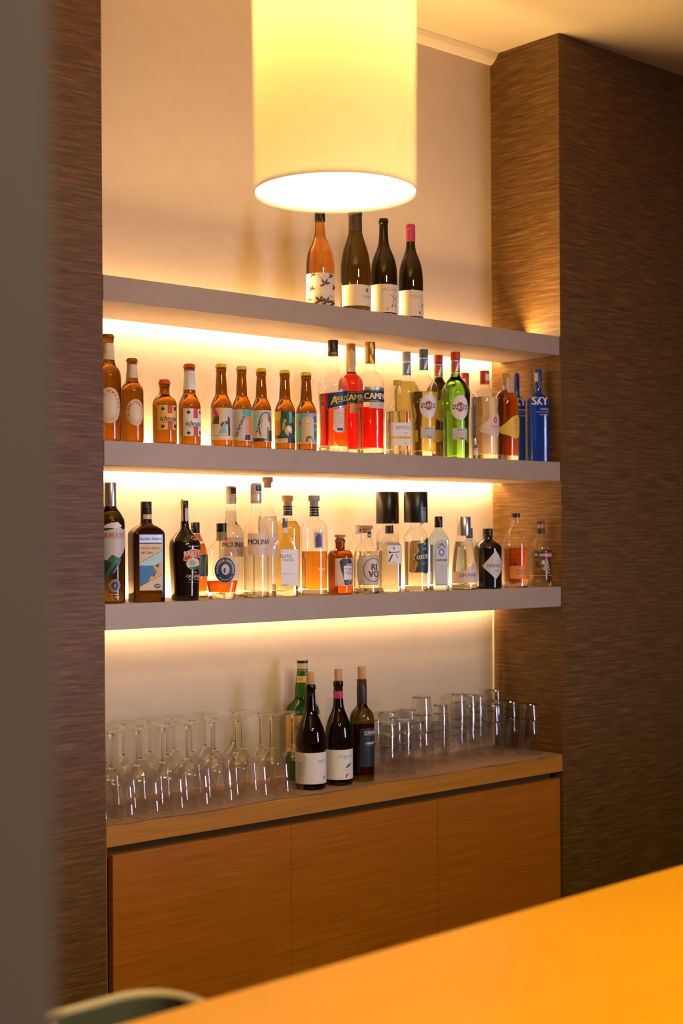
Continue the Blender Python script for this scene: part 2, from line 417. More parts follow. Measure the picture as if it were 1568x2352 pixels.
P_GRAP = [(0, .94), (.01, .99), (.03, 1), (.66, 1), (.70, .93), (.74, .74), (.765, .46), (.785, .36), (.90, .33), (.94, .33)]
P_TALL = [(0, .94), (.01, .99), (.03, 1), (.60, 1), (.65, .95), (.69, .76), (.73, .50), (.77, .36), (.90, .34), (.95, .34)]
P_TOM = [(0, .90), (.02, .99), (.05, 1), (.62, 1), (.68, .95), (.73, .78), (.76, .45), (.78, .37), (.86, .37), (.87, .42), (.90, .42), (.93, .34)]
P_RIVO = [(0, .92), (.02, 1), (.06, 1), (.42, 1), (.55, .95), (.64, .82), (.71, .60), (.76, .44), (.79, .40), (.90, .40), (.93, .37)]
P_MARE = [(0, .90), (.03, 1.0), (.07, 1), (.30, .94), (.50, .80), (.64, .68), (.68, .62), (.71, .50), (.74, .48), (.90, .48)]
P_HEND = [(0, .94), (.02, 1), (.05, 1), (.66, 1), (.71, .95), (.76, .74), (.80, .45), (.83, .34), (.97, .33)]
P_BULL = [(0, .92), (.01, .98), (.04, 1), (.50, 1), (.62, .96), (.70, .82), (.77, .60), (.83, .40), (.87, .34), (.96, .33)]
P_ESPO = [(0, .70), (.03, .86), (.08, .97), (.14, 1), (.50, 1), (.60, .93), (.68, .78), (.74, .55), (.78, .38), (.82, .34), (.95, .33)]
P_TUBE = [(0, .96), (.01, 1), (.03, 1), (.52, 1), (.56, .97), (.60, .80), (.64, .5), (.68, .45), (.95, .45)]
P_WHIS = [(0, .90), (.01, .96), (.25, .99), (.50, .98), (.56, .94), (.61, .86), (.635, .70), (.665, .48), (.70, .42), (.73, .44), (.81, .37), (.90, .31), (.98, .30)]
P_BRAU = [(0, .92), (.01, .98), (.04, 1), (.66, 1), (.70, .95), (.75, .72), (.79, .46), (.83, .40), (.98, .40)]
P_BAIL = [(0, .80), (.01, .86), (.15, .89), (.40, .97), (.53, 1), (.60, .92), (.66, .62), (.70, .40), (.74, .28), (.82, .235), (.97, .22)]
P_MINI = [(0, .9), (.03, 1), (.5, 1), (.62, .7), (.68, .5), (.98, .5)]
P_CAPO = [(0, .96), (.01, 1), (.66, 1), (.70, .95), (.735, .74), (.765, .48), (.79, .36), (.85, .335), (.98, .32)]
P_VEC = [(0, .70), (.015, .74), (.06, .76), (.15, .86), (.25, .95), (.38, 1), (.50, .97), (.60, .87), (.68, .68), (.74, .44), (.78, .31), (.90, .29), (.98, .28)]
P_SKYY = [(0, .96), (.015, 1), (.66, 1), (.69, .95), (.715, .72), (.735, .50), (.76, .40), (.98, .37)]
P_BOMB = [(0, .97), (.015, 1), (.66, 1), (.71, .93), (.76, .72), (.80, .52), (.83, .40), (.86, .36), (.97, .34)]
P_TRIT = [(0, .97), (.015, 1), (.60, 1), (.63, .96), (.68, .70), (.725, .32), (.75, .24), (.85, .27), (.935, .40), (.94, .36)]
P_ROKU = [(0, .97), (.015, 1), (.66, 1), (.70, .95), (.76, .72), (.81, .50), (.85, .36), (.95, .34)]

ALLB = []
SH = {'A': (ZA1, Y0), 'B': (ZB1, Y0), 'C': (ZC1, Y0), 'D': (ZM, Y0)}
def cap_mesh(R, H, z0, z1, r, shape, k):
    """caps: 'crown' crown cork, 'screw', 'cork' bare tapered cork, 'tcork' cork with wider head, 'foil' capsule"""
    bm = bmesh.new(); rr = r*R; a, b = z0*H, z1*H; h = b-a
    if shape == 'crown':
        seg = 42; rings = []
        for z, q in ((a, 1.10), (a+h*.45, 1.02), (a+h*.8, .98), (b, .80)):
            ring = []
            for i in range(seg):
                w = rr*q*(1+(.045 if i % 2 else -.03)*(1 if z == a else .5 if q > 1 else 0)); t = 2*math.pi*i/seg
                ring.append(bm.verts.new((w*math.cos(t), w*math.sin(t), z)))
            rings.append(ring)
        for r0, r1 in zip(rings, rings[1:]):
            for i in range(seg): bm.faces.new((r0[i], r0[(i+1) % seg], r1[(i+1) % seg], r1[i]))
        bm.faces.new(rings[-1]); bm.faces.new(rings[0][::-1])
    else:
        L = {'screw': [(a, .98), (a+h*.02, 1), (a+h*.34, 1), (a+h*.36, .95), (a+h*.40, .95), (a+h*.42, 1), (b-h*.05, 1), (b, .93)],
             'foil': [(a, 1.04), (a+h*.5, 1.02), (a+h*.70, 1), (a+h*.72, 1.07), (a+h*.82, 1.07), (a+h*.84, 1.0), (b-h*.02, 1.0), (b, .88)],
             'cork': [(a, .90), (a+h*.3, .95), (b-h*.04, 1.0), (b, .94)],
             'tcork': [(a, .72), (a+h*.52, .76), (a+h*.54, 1), (a+h*.58, 1.03), (b-h*.06, 1.03), (b, .94)],
             'plain': [(a, .98), (a+h*.02, 1), (b-h*.03, 1), (b, .95)]}[shape]
        loft(bm, [(z, rr*q, rr*q, 2) for z, q in L], 36)
    return bm
def bottle(name, lab, cat, sh, cx, ytop, w, sb, prof, body, phi=25, cap=None, fill=None, ops=(), parts=(), sq=None, group=None, ybase=None, puck=True, caps=()):
    """a bottle: sb = distance of its axis behind the shelf's front edge; phi = how far its label is turned; ops = print on label"""
    zs, yf = SH[sh]; Y = yf+sb
    p = at_y(cx, (ytop+(ybase or ytop+200))/2, Y); d = depth(p); k = d/FPX
    ptop = at_y(cx, ytop, Y); H = ptop.z - zs; a = w/2*k; b = a
    n = 2
    if sq:
        # square section: width/depth ratio and corner exponent; apparent width includes the visible side
        ratio, n, turn = sq; q = math.radians(abs(turn)); a = w/2*k/(math.cos(q)+ratio*math.sin(q)*.9); b = a*ratio; phi = turn
    tc = Vector((-p.x, -p.y)).normalized(); rt = Vector((-tc.y, tc.x))
    if rt.dot(Vector((RGT.x, RGT.y))) < 0: rt = -rt
    q = math.radians(phi); dr = tc*math.cos(q)+rt*math.sin(q)
    root = tag(empty(name, (p.x, Y, zs), math.atan2(dr.x, -dr.y)), lab, cat, group)
    pr = smooth_prof([(z*H, r) for z, r in prof])
    def nexp(z):
        if n == 2: return 2
        t = min(1, max(0, (prof_at(pr, z)-.42)/.5)); return 2+(n-2)*t
    def half(z):
        r = prof_at(pr, z)
        if n == 2: return a*r, a*r
        t = min(1, max(0, (r-.42)/.5)); rr = r*a
        return rr, rr+(r*b-rr)*t
    if body is not None:
        bm = bmesh.new(); hollow = body in (G_clear, G_aqua, T_green)
        loft(bm, [(z, *half(z), nexp(z)) for z, r in pr], cap_hi=not hollow, cap_lo=not hollow)
        mats = [body]
        if hollow and puck:
            zt = .006+.010*(H > .15)
            loft(bm, [(.0004, half(0)[0]*.97, half(0)[1]*.97, nexp(0)), (.003, half(.01)[0]*.985, half(.01)[1]*.985, nexp(0)), (zt, half(zt)[0]*.97, half(zt)[1]*.97, nexp(zt))], mi=1)
            mats.append(G_solid)
        link('glass', bm, mats, root, True)
    if fill:
        lq, lv = fill; z0 = .018 if H > .15 else .008; bm = bmesh.new(); zt = lv*H
        L = [z0]+[z for z, r in pr if z0*1.2 < z < zt-.001]+[zt]
        loft(bm, [(z, half(z)[0]*.94, half(z)[1]*.94, nexp(z)) for z in L]); o = link('liquid', bm, liq(lq), root, True)
        for f in o.data.polygons:
            if len(f.vertices) > 4: f.use_smooth = False
    for i, (z0, z1, r, shape, mat) in enumerate(([cap] if cap else [])+list(caps)):
        nm = 'cork' if 'cork' in shape else 'cap'
        if i: nm = 'collar'
        link(nm, cap_mesh(a if n == 2 else a, H, z0, z1, r, shape, k), mat, root, shape != 'crown')
    def surf(u, z, lift):
        if n == 2:
            r = prof_at(pr, z)*a
            for cz0, cz1, cr_, csh, _m in ([cap] if cap else []):
                if cz0*H <= z <= cz1*H: r = max(r, cr_*a*1.03)
            t = u/r
            return ((r+lift)*math.sin(t), -(r+lift)*math.cos(t), z)
        if cap and cap[0]*H <= z <= cap[1]*H:
            r = max(half(z)[0], cap[2]*a*1.03); return ((r+lift)*math.sin(u/r), -(r+lift)*math.cos(u/r), z)
        ha, hb = half(z); e = nexp(z); x = max(-ha*.985, min(ha*.985, u))
        return (x*(1+lift/ha), -(hb*(1-abs(x/ha)**e)**(1/e))-lift, z)
    if ops: build_print('label', ops, surf, k, root)
    for nm, pops in parts: build_print(nm, pops, surf, k, root, off0=.0004 if nm != 'neck_label' else .0006)
    ALLB.append((root.name, p.x, Y, a, b, sh)); return root

C_blk = principled('black_plastic', (.012, .011, .011), .3)
C_gold = principled('gold_foil', (.62, .38, .10), .35, .8)
C_yel = principled('yellow_enamel', (.80, .62, .03), .35)
C_brz = principled('bronze_enamel', (.22, .12, .05), .35, .5)
C_redc = principled('red_enamel', (.62, .05, .03), .35)
C_pink = principled('pink_foil', (.62, .05, .16), .4)
C_cork = streaky('cork', [(.55, .30, .12), (.70, .42, .20)], (160, 160, 160), .8)
C_wood = streaky('wooden_stopper', [(.45, .24, .10), (.58, .34, .16)], (40, 40, 200), .6)
C_sil = principled('silver_foil', (.60, .60, .62), .28, .85)
C_blue = principled('blue_cap', (.02, .06, .24), .3)
C_dk = principled('dark_foil', (.03, .022, .018), .4)
C_grey = principled('grey_stopper', (.38, .34, .32), .5)
C_white = principled('white_seal', (.72, .66, .58), .5)

# --- top shelf: four wine bottles
leaf = lambda x, y, s: [Lf(x, y, 11*s, 4*s, a, 'brown') for a in (20, 70, 130, 200)]
bottle('wine_bottle', 'rosé wine bottle with amber-pink wine and leaf-patterned label under the lamp', 'bottle', 'A', 735, 484, 65, .07, P_BURG, glass('rose_wine_glass', (.90, .38, .08)), 12,
    (.885, 1.0, .37, 'plain', C_blk), ops=[Rr(-52, 2, 52, 78, 'cream'), leaf(-24, 72, .8), leaf(5, 52, 1.3), Li(-14, 76, 6, 54, .8, 'brown'), leaf(-28, 40, .9), leaf(20, 70, .8), leaf(-8, 12, 1.4), leaf(8, 10, 1.4), leaf(26, 8, 1.1), leaf(32, 45, .9),
    leaf(-40, 15, 1), Tx('Rosé', 22, 26, 5, 'rose')], ybase=705, group='wine bottles on the top shelf')
bottle('wine_bottle', 'olive-brown sparkling wine bottle with cream label and matching capsule under the lamp', 'bottle', 'A', 816, 480, 69, .07, P_CHAMP, G_wine, 22, (.78, 1.0, .44, 'foil', principled('olive_foil', (.06, .04, .018), .45)),
    ops=[Rr(-52, 14, 52, 62, 'cream'), El(16, 50, 4, 5, 'gold'), Tx('BORGOMASO', 16, 36, 2.8, 'ink'), Rr(2, 33, 30, 33.5, 'grey')]+[Rr(-40, 52-i*4, -22, 52.8-i*4, 'tan') for i in range(9)], ybase=715, group='wine bottles on the top shelf')
bottle('wine_bottle', 'dark wine bottle with bare glass lip and branch drawn on its cream label', 'bottle', 'A', 881, 503, 62, .07, P_BURG, G_ink, 24, None,
    ops=[Rr(-50, 8, 50, 72, 'cream'), Tx('sanGiobbe', 2, 61, 8, 'grey', sx=.85), Li(2, 48, 26, 30, 1.2, 'ink'), Li(12, 41, 8, 24, 1, 'ink'), Li(14, 39, 30, 46, 1, 'ink'), Li(8, 44, 12, 54, 1, 'ink'), Lf(8, 26, 8, 3, 250, 'dgreen'), Lf(14, 28, 8, 3, 290, 'dgreen'),
    Lf(24, 26, 9, 3, 280, 'dgreen'), El(-4, 16, 3, 3.5, 'tan')], ybase=722, group='wine bottles on the top shelf')
bottle('wine_bottle', 'dark wine bottle with pink capsule and cream label at the end of the row', 'bottle', 'A', 943, 516, 57, .07, P_BURG, G_ink, 24, (.82, 1.0, .37, 'foil', C_pink),
    ops=[Rr(-48, 8, 48, 67, 'cream'), Tx('brigante', 4, 54, 8, 'rose', sx=.9), Lf(14, 30, 15, 6, 30, 'teal'), Li(12, 29, 22, 22, .8, 'ink'), El(10, 16, 3, 4, 'pink')], ybase=730, group='wine bottles on the top shelf')

# --- middle shelf: beers
GB = 'beer bottles on the middle shelf'
def moretti(s, cv, ru, rv):
    return [El(0, cv, ru, rv, 'sand'), El(0, cv, ru*.96, rv*.96, 'cream'), *[Ar('BIRRA MORETTI', 0, cv, ru*.76, rv*.78, 6.2*s, 'brick', 95, 200, .02)], *[Ar('RICETTA ORIGINALE', 0, cv, ru*.80, rv*.80, 4.2*s, 'tan', -90, 130, .0)],
            Rg(0, cv, ru*.62, rv*.62, .6, 'tan')]
bottle('beer_bottle', 'large amber beer bottle with cream oval label, half hidden by the striped wall', 'bottle', 'B', 248, 768, 60, .05, P_MOR, G_amber, 6, (.965, 1.0, .47, 'crown', C_brz),
    ops=moretti(1.25, 82, 29, 41), parts=[('neck_label', [Rr(-26, 188, 26, 226, 'cream'), Tx('MORETTI', 3, 205, 5, 'tan'), Tx('1859', 3, 196, 4, 'rose')])], ybase=1011, group=GB)
bottle('beer_bottle', 'amber beer bottle with cream oval label and cream neck label, the smaller of two', 'bottle', 'B', 303.5, 823, 52, .05, P_MOR, G_amber, 18, (.96, 1.0, .47, 'crown', C_brz),
    ops=moretti(1, 69, 23, 30), parts=[('neck_label', [Rr(-24, 149, 24, 180, 'cream'), Tx('MORETTI', 2, 163, 4.2, 'tan'), Tx('1859', 2, 156, 3.4, 'tan')])], ybase=1015, group=GB)
def ichn(bg, w, v0, v1):
    m = (v0+v1)/2
    return [Rr(-w, v0, w, v1, bg), Rr(0, v0, 12, v1, 'red'), Rr(-w, m-9, w, m+9, bg), El(-11, v1-8, 4.2, 4.8, 'ink'), El(-11, v0+8, 4.2, 4.8, 'ink'), El(20, v1-8, 4.2, 4.8, 'ink'), El(20, v0+8, 4.2, 4.8, 'ink'),
            Rr(-15, v1-6, -7, v1-4.5, bg), Rr(-15, v0+10, -7, v0+11.5, bg), Tx('ichnusa', 3, m-2, 11.5, 'ink', bold=.018, sx=.85, shear=.25), Tx('NON FILTRATA', 3, m-11.5, 3, 'ink')]
bottle('beer_bottle', 'stubby amber beer bottle with yellow and red label', 'bottle', 'B', 378, 872, 56, .05, P_STUB, G_amber, 14, (.93, 1.0, .45, 'crown', C_redc), ops=ichn('label_y', 24, 33, 89), ybase=1018, group=GB)
bottle('beer_bottle', 'amber beer bottle with white and red label and red crown cap', 'bottle', 'B', 435, 836, 51, .05, P_LONG, G_amber, 20, (.955, 1.0, .50, 'crown', C_redc), ops=ichn('white', 24, 21, 84),
    parts=[('neck_label', [Rr(-26, 128, 26, 172, 'white'), Tx('anima sarda', 4, 163, 3, 'ink'), Rr(-4, 156, 12, 156.8, 'ink'), Rr(-2, 150, 12, 150.8, 'ink'), Rr(-2, 144, 12, 144.6, 'grey')])], ybase=1021, group=GB)
art = [
 [Rr(-38, 16, 38, 89, 'cream'), Rr(-38, 16, -24, 60, 'lgrey'), Rr(-30, 52, -12, 70, 'brown'), Po([(-22, 89), (2, 89), (10, 60), (-4, 56)], 'sand'), Po([(-30, 89), (-22, 89), (-12, 70), (-30, 72)], 'pink'), Po([(4, 89), (22, 89), (22, 30), (10, 30)], 'lgrey'),
  Po([(8, 70), (14, 66), (16, 22), (10, 20)], 'ink'), Po([(-6, 56), (10, 60), (8, 52), (-10, 46)], 'ink'), Po([(-14, 30), (2, 60), (6, 30)], 'sky'), Rr(-38, 16, 38, 26, 'cream'), Rr(-38, 26, 38, 26.8, 'ink'), Po([(-10, 34), (-2, 52), (2, 46)], 'rose')],
 [Rr(-38, 16, 38, 88, 'lgrey'), Po([(-6, 88), (22, 88), (20, 70), (-2, 66)], 'teal'), Po([(0, 72), (24, 72), (24, 30), (14, 26)], 'orange'), Po([(2, 66), (12, 66), (10, 20), (4, 20)], 'rose'), El(6, 60, 4, 5, 'lilac'), Po([(2, 30), (14, 30), (16, 18), (0, 18)], 'navy'),
  Tx('La brusca', -12, 50, 9, 'ink', 68, .02), Rr(-38, 18, -10, 24, 'cream')],
 [Rr(-38, 16, 38, 88, 'lgrey'), Rr(-38, 40, -14, 84, 'aqua'), *[Ar('birrazza', 4, 34, 22, 34, 7, 'ink', 120, 100, .03)], Rg(4, 52, 17, 32, 2.2, 'ink'), Po([(-4, 66), (6, 72), (12, 60), (14, 22), (-8, 22)], 'peach'), Po([(8, 72), (14, 84), (16, 60)], 'gold'), Po([(6, 50), (12, 48), (10, 18), (5, 18)], 'teal'), Rr(-38, 16, 0, 24, 'ink'), Rr(10, 18, 24, 42, 'brown')],
 [Rr(-38, 16, 38, 88, 'dgreen'), Rr(-38, 40, -16, 88, 'yellow'), Rr(-38, 34, -18, 66, 'orange'), Po([(-18, 70), (-10, 84), (-6, 30), (-16, 28)], 'green'), Tx('selva', -10, 58, 9, 'yellow', 78, .02), Po([(2, 86), (10, 88), (12, 62), (3, 60)], 'teal'), El(2, 44, 9, 12, 'tan'), El(4, 48, 5, 6, 'white'),
  Po([(2, 40), (16, 34), (14, 16), (2, 16)], 'navy'), Po([(12, 80), (20, 70), (18, 50)], 'olive'), Rr(-38, 16, 0, 26, 'sand'), Rr(-38, 27, 0, 28, 'ink'), Po([(14, 30), (20, 50), (24, 20)], 'olive')],
 [Rr(-38, 16, 38, 86, 'sky'), Rr(-18, 16, 12, 70, 'sand'), El(-3, 66, 15, 12, 'sand'), El(-4, 68, 6, 7, 'gold'), El(-4, 68, 4.6, 5.6, 'cream'), El(0, 24, 8, 10, 'brown'), El(1, 23, 5, 7, 'gold'), Rr(-8, 78, 8, 85, 'lilac'), Po([(12, 80), (22, 80), (22, 55), (14, 50)], 'blue'),
  Po([(14, 44), (22, 48), (22, 30), (14, 26)], 'blue'), Po([(12, 62), (20, 66), (20, 60)], 'white'), Po([(-24, 70), (-19, 68), (-19, 60), (-24, 58)], 'pink'), Rr(-38, 16, 38, 20, 'lgrey')]]
al = ['craft beer bottle with yellow cap, cream and black painted label', 'craft beer bottle with yellow cap, label with orange and teal figure', 'craft beer bottle with yellow cap, grey label with an arched black band',
      'craft beer bottle with yellow cap, green jungle label', 'craft beer bottle with yellow cap, sky-blue label with sandy arch']
for i, (x, yt, w, yb) in enumerate(((508, 836, 49, 1026), (555, 841, 46, 1029), (600, 846, 46, 1030), (654, 850, 47, 1033), (703, 855, 48, 1035))):
    bottle('beer_bottle', al[i], 'bottle', 'B', x, yt, w, .05, P_LONG, G_amber, 16, (.955, 1.0, .50, 'crown', C_yel), ops=art[i], ybase=yb, group=GB)

# --- middle shelf: aperitifs, vermouths, rums, vodkas
bottle('liqueur_bottle', 'clear bottle of bright orange aperitif with slanted navy label and black cap', 'bottle', 'B', 765, 782, 70, .055, P_APER, G_clear, 22, (.86, 1.0, .34, 'screw', C_blk), ('aperol', .52),
    ops=[Po([(-28, 96), (30, 108), (30, 144), (-28, 134)], 'silver'), Po([(-27, 98), (29, 110), (29, 142), (-27, 132)], 'navy'), Tx('A', -12, 118, 19, 'yellow', 8, .02, .9, .2), Tx('PEROL', 10, 121.5, 13, 'yellow', 10, .015, .72, .15),
         Po([(-13, 96), (16, 103), (16, 50), (8, 45), (-6, 45), (-12, 52)], 'silver'), Po([(-10, 96), (15, 102), (15, 51), (8, 47), (-5, 47), (-9, 53)], 'peach'), Rr(-3, 49, 11, 55, 'navy'), Tx('APERITIVO', 4, 88, 2.8, 'red', 5), Rr(0, 80, 8, 81, 'grey'), Rr(1, 74, 7, 75, 'grey'), Tx('1919', 4, 66, 3, 'red')],
    parts=[('neck_label', [Rr(-9, 222, 12, 232, 'black'), Tx('APEROL', 0, 227, 5, 'yellow', 0, .02, .8)])], ybase=1040)
camp = [Rr(-30, 118, 30, 146, 'black'), Rr(-30, 120, 30, 121, 'gold'), Rr(-30, 143, 30, 144, 'gold'), Tx('CAMPARI', 10, 132, 14, 'white', 0, .035, .88)]
bottle('liqueur_bottle', 'full bottle of red bitter with torn gold foil neck, behind the others', 'bottle', 'B', 806, 790, 60, .137, P_CAMP, G_clear, 18, (.80, 1.0, .37, 'plain', C_gold), ('red', .80),
    ops=camp+[Rr(-12, 96, 6, 118, 'peach')], parts=[('tax_strip', [Po([(-11, 192), (6, 192), (8, 240), (-11, 240)], 'sand')])], ybase=1037, group='bottles of red bitter')
bottle('liqueur_bottle', 'half-full bottle of red bitter with gold screw cap and black band label', 'bottle', 'B', 850.5, 786, 63, .055, P_CAMP, G_clear, 22, (.81, 1.0, .37, 'screw', C_gold), ('red', .415),
    ops=[Rr(-26, 146, 34, 152, 'silver')]+camp+[Rr(-14, 104, 26, 118, 'lgrey'), Tx('Milano', 16, 111, 4, 'grey', 0, 0, 1, .3)], ybase=1042, group='bottles of red bitter')
bottle('liqueur_bottle', 'short clear bottle with flared neck, white label and yellow stripe', 'bottle', 'B', 913, 874, 64, .06, P_TRIT, G_clear, 28, (.935, 1.0, .38, 'plain', principled('yellow_stopper', (.55, .48, .08), .4)), ('pale', .58),
    ops=[Rr(-26, 22, 25, 75, 'white'), Rr(-26, 38, 25, 44, 'yellow'), Tx('TRITTICO', 4, 63, 7, 'ink', 0, 0, .85), Tx('ORO', 10, 51, 2.6, 'ink'), Tx('GIN', 10, 28, 2.6, 'ink'), Tx('MEDITERRANEO', 8, 41, 2.6, 'olive')], sq=(.95, 7, 20), ybase=1047)
def mart(bg, sub, dv=0):
    return [El(0, 115+dv, 22, 28, 'lgrey'), El(0, 115+dv, 21, 27, 'white'), El(0, 116+dv, 9, 11, 'red'), Rr(-19, 111+dv, 19, 121+dv, 'ink'), Tx('MARTINI', 0, 116+dv, 8, 'white', 0, .03, .92), Rr(-18, 42, 18, 68, bg), Tx(sub, 2, 64, 3.6, 'ink', 0, .02), Rr(-10, 57, 14, 57.6, 'grey'), Rr(-10, 53, 14, 53.6, 'grey'),
            Tx('Martini', 2, 48, 6, 'grey', 0, 0, 1, .4), Rr(-2, 43, 8, 45, 'ink')]
mneck = lambda c, v0, v1: [('neck_label', [Rr(-16, v0, 16, v1, c), Rr(-16, v1-2, 16, v1, 'silver'), Rr(-16, v0, 16, v0+1.5, 'silver'), Po([(-4, v0+4), (2, v0+4), (8, v1-5), (2, v1-5)], 'silver')])]
bottle('vermouth_bottle', 'clear vermouth bottle of yellow liquid with blue neck band, behind the others', 'bottle', 'B', 934, 809, 60, .15, P_MART, G_clear, 20, (.915, 1.0, .33, 'screw', C_grey), ('straw', .72), parts=mneck('steel', 190, 222), ybase=1042, group='vermouth bottles')
bottle('vermouth_bottle', 'clear vermouth bottle of pale yellow liquid with round white label and blue cap', 'bottle', 'B', 973, 803, 66, .06, P_MART, G_clear, 22, (.925, 1.0, .32, 'screw', principled('slate_cap', (.08, .11, .17), .35)), ('straw', .60), ops=mart('lgrey', 'BIANCO'), parts=mneck('steel', 198, 227), ybase=1048, group='vermouth bottles')
bottle('vermouth_bottle', 'dark vermouth bottle with red cap and orange neck band, behind the green one', 'bottle', 'B', 1007, 816, 62, .15, P_MART, G_ink, 20, (.925, 1.0, .33, 'screw', C_redc), ops=[Rr(-24, 40, 30, 68, 'tan'), El(0, 112, 21, 26, 'tan')], parts=mneck('brick', 190, 220), ybase=1046, group='vermouth bottles')
bottle('vermouth_bottle', 'bright green vermouth bottle with round white label and red cap', 'bottle', 'B', 1046, 809, 67, .06, [(z, max(r, .90) if z < .5 else r) for z, r in P_MART], G_lime, 20, (.925, 1.0, .33, 'screw', C_redc), ops=mart('lgrey', 'BIANCO'), parts=mneck('brick', 196, 225), ybase=1050, group='vermouth bottles')
bottle('rum_bottle', 'bottle with only its red and white cap showing behind the green vermouth', 'bottle', 'B', 1068, 857, 56, .16, P_PAMP, G_clear, 20, (.85, 1.0, .33, 'plain', C_redc), ('water', .6), parts=[('tax_strip', [Rr(-12, 166, -2, 190, 'white')])], ybase=1048)
pamp = lambda bg, ov: [Po([(-34, 72), (-16, 84), (2, 100), (18, 106), (30, 98), (34, 78), (26, 56), (10, 50), (-10, 58), (-26, 62)], bg), Rg(10, 90, 5.5, 7, 3, ov), Tx('Pampero', 10, 76, 6.5, ov, 0, 0, .8, .2), Rr(-4, 68, 22, 68.5, ov)]
bottle('rum_bottle', 'clear white rum bottle with cream swoosh label and red cap', 'bottle', 'B', 1113, 852, 65, .06, P_PAMP, G_clear, 30, (.85, 1.0, .33, 'plain', C_redc), ('water', .70), ops=pamp('peach', 'red'), parts=[('tax_strip', [Po([(-4, 182), (8, 182), (8, 196), (-4, 198)], 'white')])], ybase=1053, group='rum bottles')
bottle('rum_bottle', 'dark amber rum bottle with yellow swoosh label', 'bottle', 'B', 1161, 857, 62, .07, P_PAMP, G_clear, 26, (.86, 1.0, .31, 'plain', principled('yellow_foil', (.55, .38, .05), .4)), ('cognac', .80), ops=pamp('yellow', 'orange'), parts=[('tax_strip', [Rr(-2, 156, 8, 190, 'lgrey')])], ybase=1054, group='rum bottles')
bottle('miniature_bottle', 'tiny clear bottle with silver cap in front of the white rum', 'bottle', 'B', 1091, 1006, 13, .018, P_MINI, G_clear, 20, (.66, 1.0, .62, 'plain', C_sil), ('water', .5), ops=[Rr(-7, 8, 7, 22, 'white'), Rr(-7, 18, 7, 20, 'grey')], ybase=1052)
skyl = [Tx('SKYY', 4, 141, 18, 'white', 0, .03, .85), Tx('VODKA', 8, 122, 4.5, 'white'), Rr(-14, 115, 22, 115.6, 'lgrey'), Tx('IMPORTED', 6, 109, 3, 'lgrey')]
bottle('vodka_bottle', 'cobalt-blue vodka bottle half hidden behind the dark rum', 'bottle', 'B', 1186, 857, 44, .14, P_SKYY, G_blue, 30, (.80, 1.0, .34, 'plain', C_blue), ops=skyl, sq=(.8, 5, 26), ybase=1054, group='cobalt vodka bottles')
bottle('vodka_bottle', 'cobalt-blue vodka bottle standing alone at the shelf end', 'bottle', 'B', 1235, 849, 53, .07, P_SKYY, G_blue, 30, (.80, 1.0, .41, 'plain', C_blue), ops=skyl+[Rr(9, 40, 10, 80, 'lgrey')], parts=[('tax_strip', [Rr(-11, 186, -4, 206, 'white')])], sq=(.8, 5, 26), ybase=1057, group='cobalt vodka bottles')

# --- lower shelf
bottle('amaro_bottle', 'dark bitter bottle with silver neck foil and snowy mountain label', 'bottle', 'C', 254, 1109, 66, .055, P_BRAU, glass('brown_olive_glass', (.022, .013, .0015)), 16, (.78, 1.0, .42, 'plain', C_sil),
    ops=[Po([(-48, 50), (-20, 60), (34, 130), (34, 172), (24, 168), (10, 178), (-4, 170), (-24, 166), (-48, 150)], 'lgrey'), Po([(-48, 50), (-20, 60), (20, 110), (10, 104), (-6, 112), (-20, 96), (-48, 110)], 'green'), Po([(-48, 60), (-24, 64), (-6, 92), (-22, 100), (-48, 84)], 'dgreen'),
         Po([(-30, 172), (0, 172), (20, 176), (8, 186), (-8, 184), (-20, 180)], 'white'), Tx('BRAULIO', -2, 156, 12, 'brick', 0, .03, .8), Rr(-28, 148, 20, 148.6, 'grey'), Po([(-6, 70), (14, 102), (16, 100), (-2, 68)], 'blue'), El(0, 41, 13, 14, 'lgrey'), El(0, 41, 12, 13, 'navy'), Rg(0, 41, 10, 11, 1, 'lgrey'), Tx('B', 0, 41, 8, 'rose'),
         Rr(-10, 20, -4, 22, 'lgrey'), Rr(-1, 20, 8, 22, 'lgrey'), Rr(-10, 14, -5, 16, 'brick'), Rr(-1, 14, 10, 16, 'lgrey')], caps=[(.985, 1.003, .40, 'plain', C_redc)], ybase=1388)
bottle('amaro_bottle', 'rectangular brown bitter bottle with seaside picture label', 'bottle', 'C', 336, 1152, 87, .05, P_CAPO, glass('brown_glass', (.016, .006, .0015)), 26, (.88, 1.0, .335, 'screw', C_dk), sq=(.62, 9, 22),
    ops=[Rr(-27, 26, 29, 156, 'navy'), Rr(-26, 136, 28, 154, 'silver'), Tx('Vecchio Amaro', 0, 145, 7, 'navy', 0, .02, .85, .2), Rr(-26, 27, 28, 133, 'sand'), Po([(-26, 90), (28, 118), (28, 62), (-26, 36)], 'sky'), Po([(-26, 84), (28, 84), (28, 62), (-26, 36)], 'blue'), Po([(-26, 90), (28, 118), (28, 84), (-26, 84)], 'aqua'),
         Po([(6, 82), (28, 94), (28, 62), (-6, 46), (2, 60), (16, 68)], 'tan'), Po([(10, 84), (22, 88), (18, 78)], 'brown'), Po([(4, 62), (12, 66), (8, 56)], 'brown'), Li(-26, 90, 28, 118, .8, 'brown'), Li(-26, 36, 28, 62, .8, 'brown'), Tx('Vecchio Amaro', 0, 124, 5.5, 'brown', 0, 0, .9), Tx('del Capo', -8, 114, 6, 'brown', 0, 0, .9), El(16, 37, 9, 5, 'navy'), Tx('CAFFO', 16, 37, 5, 'white', 0, .01, .8)],
    parts=[('neck_label', [Rr(-10, 190, 11, 201, 'sand')])], ybase=1384)
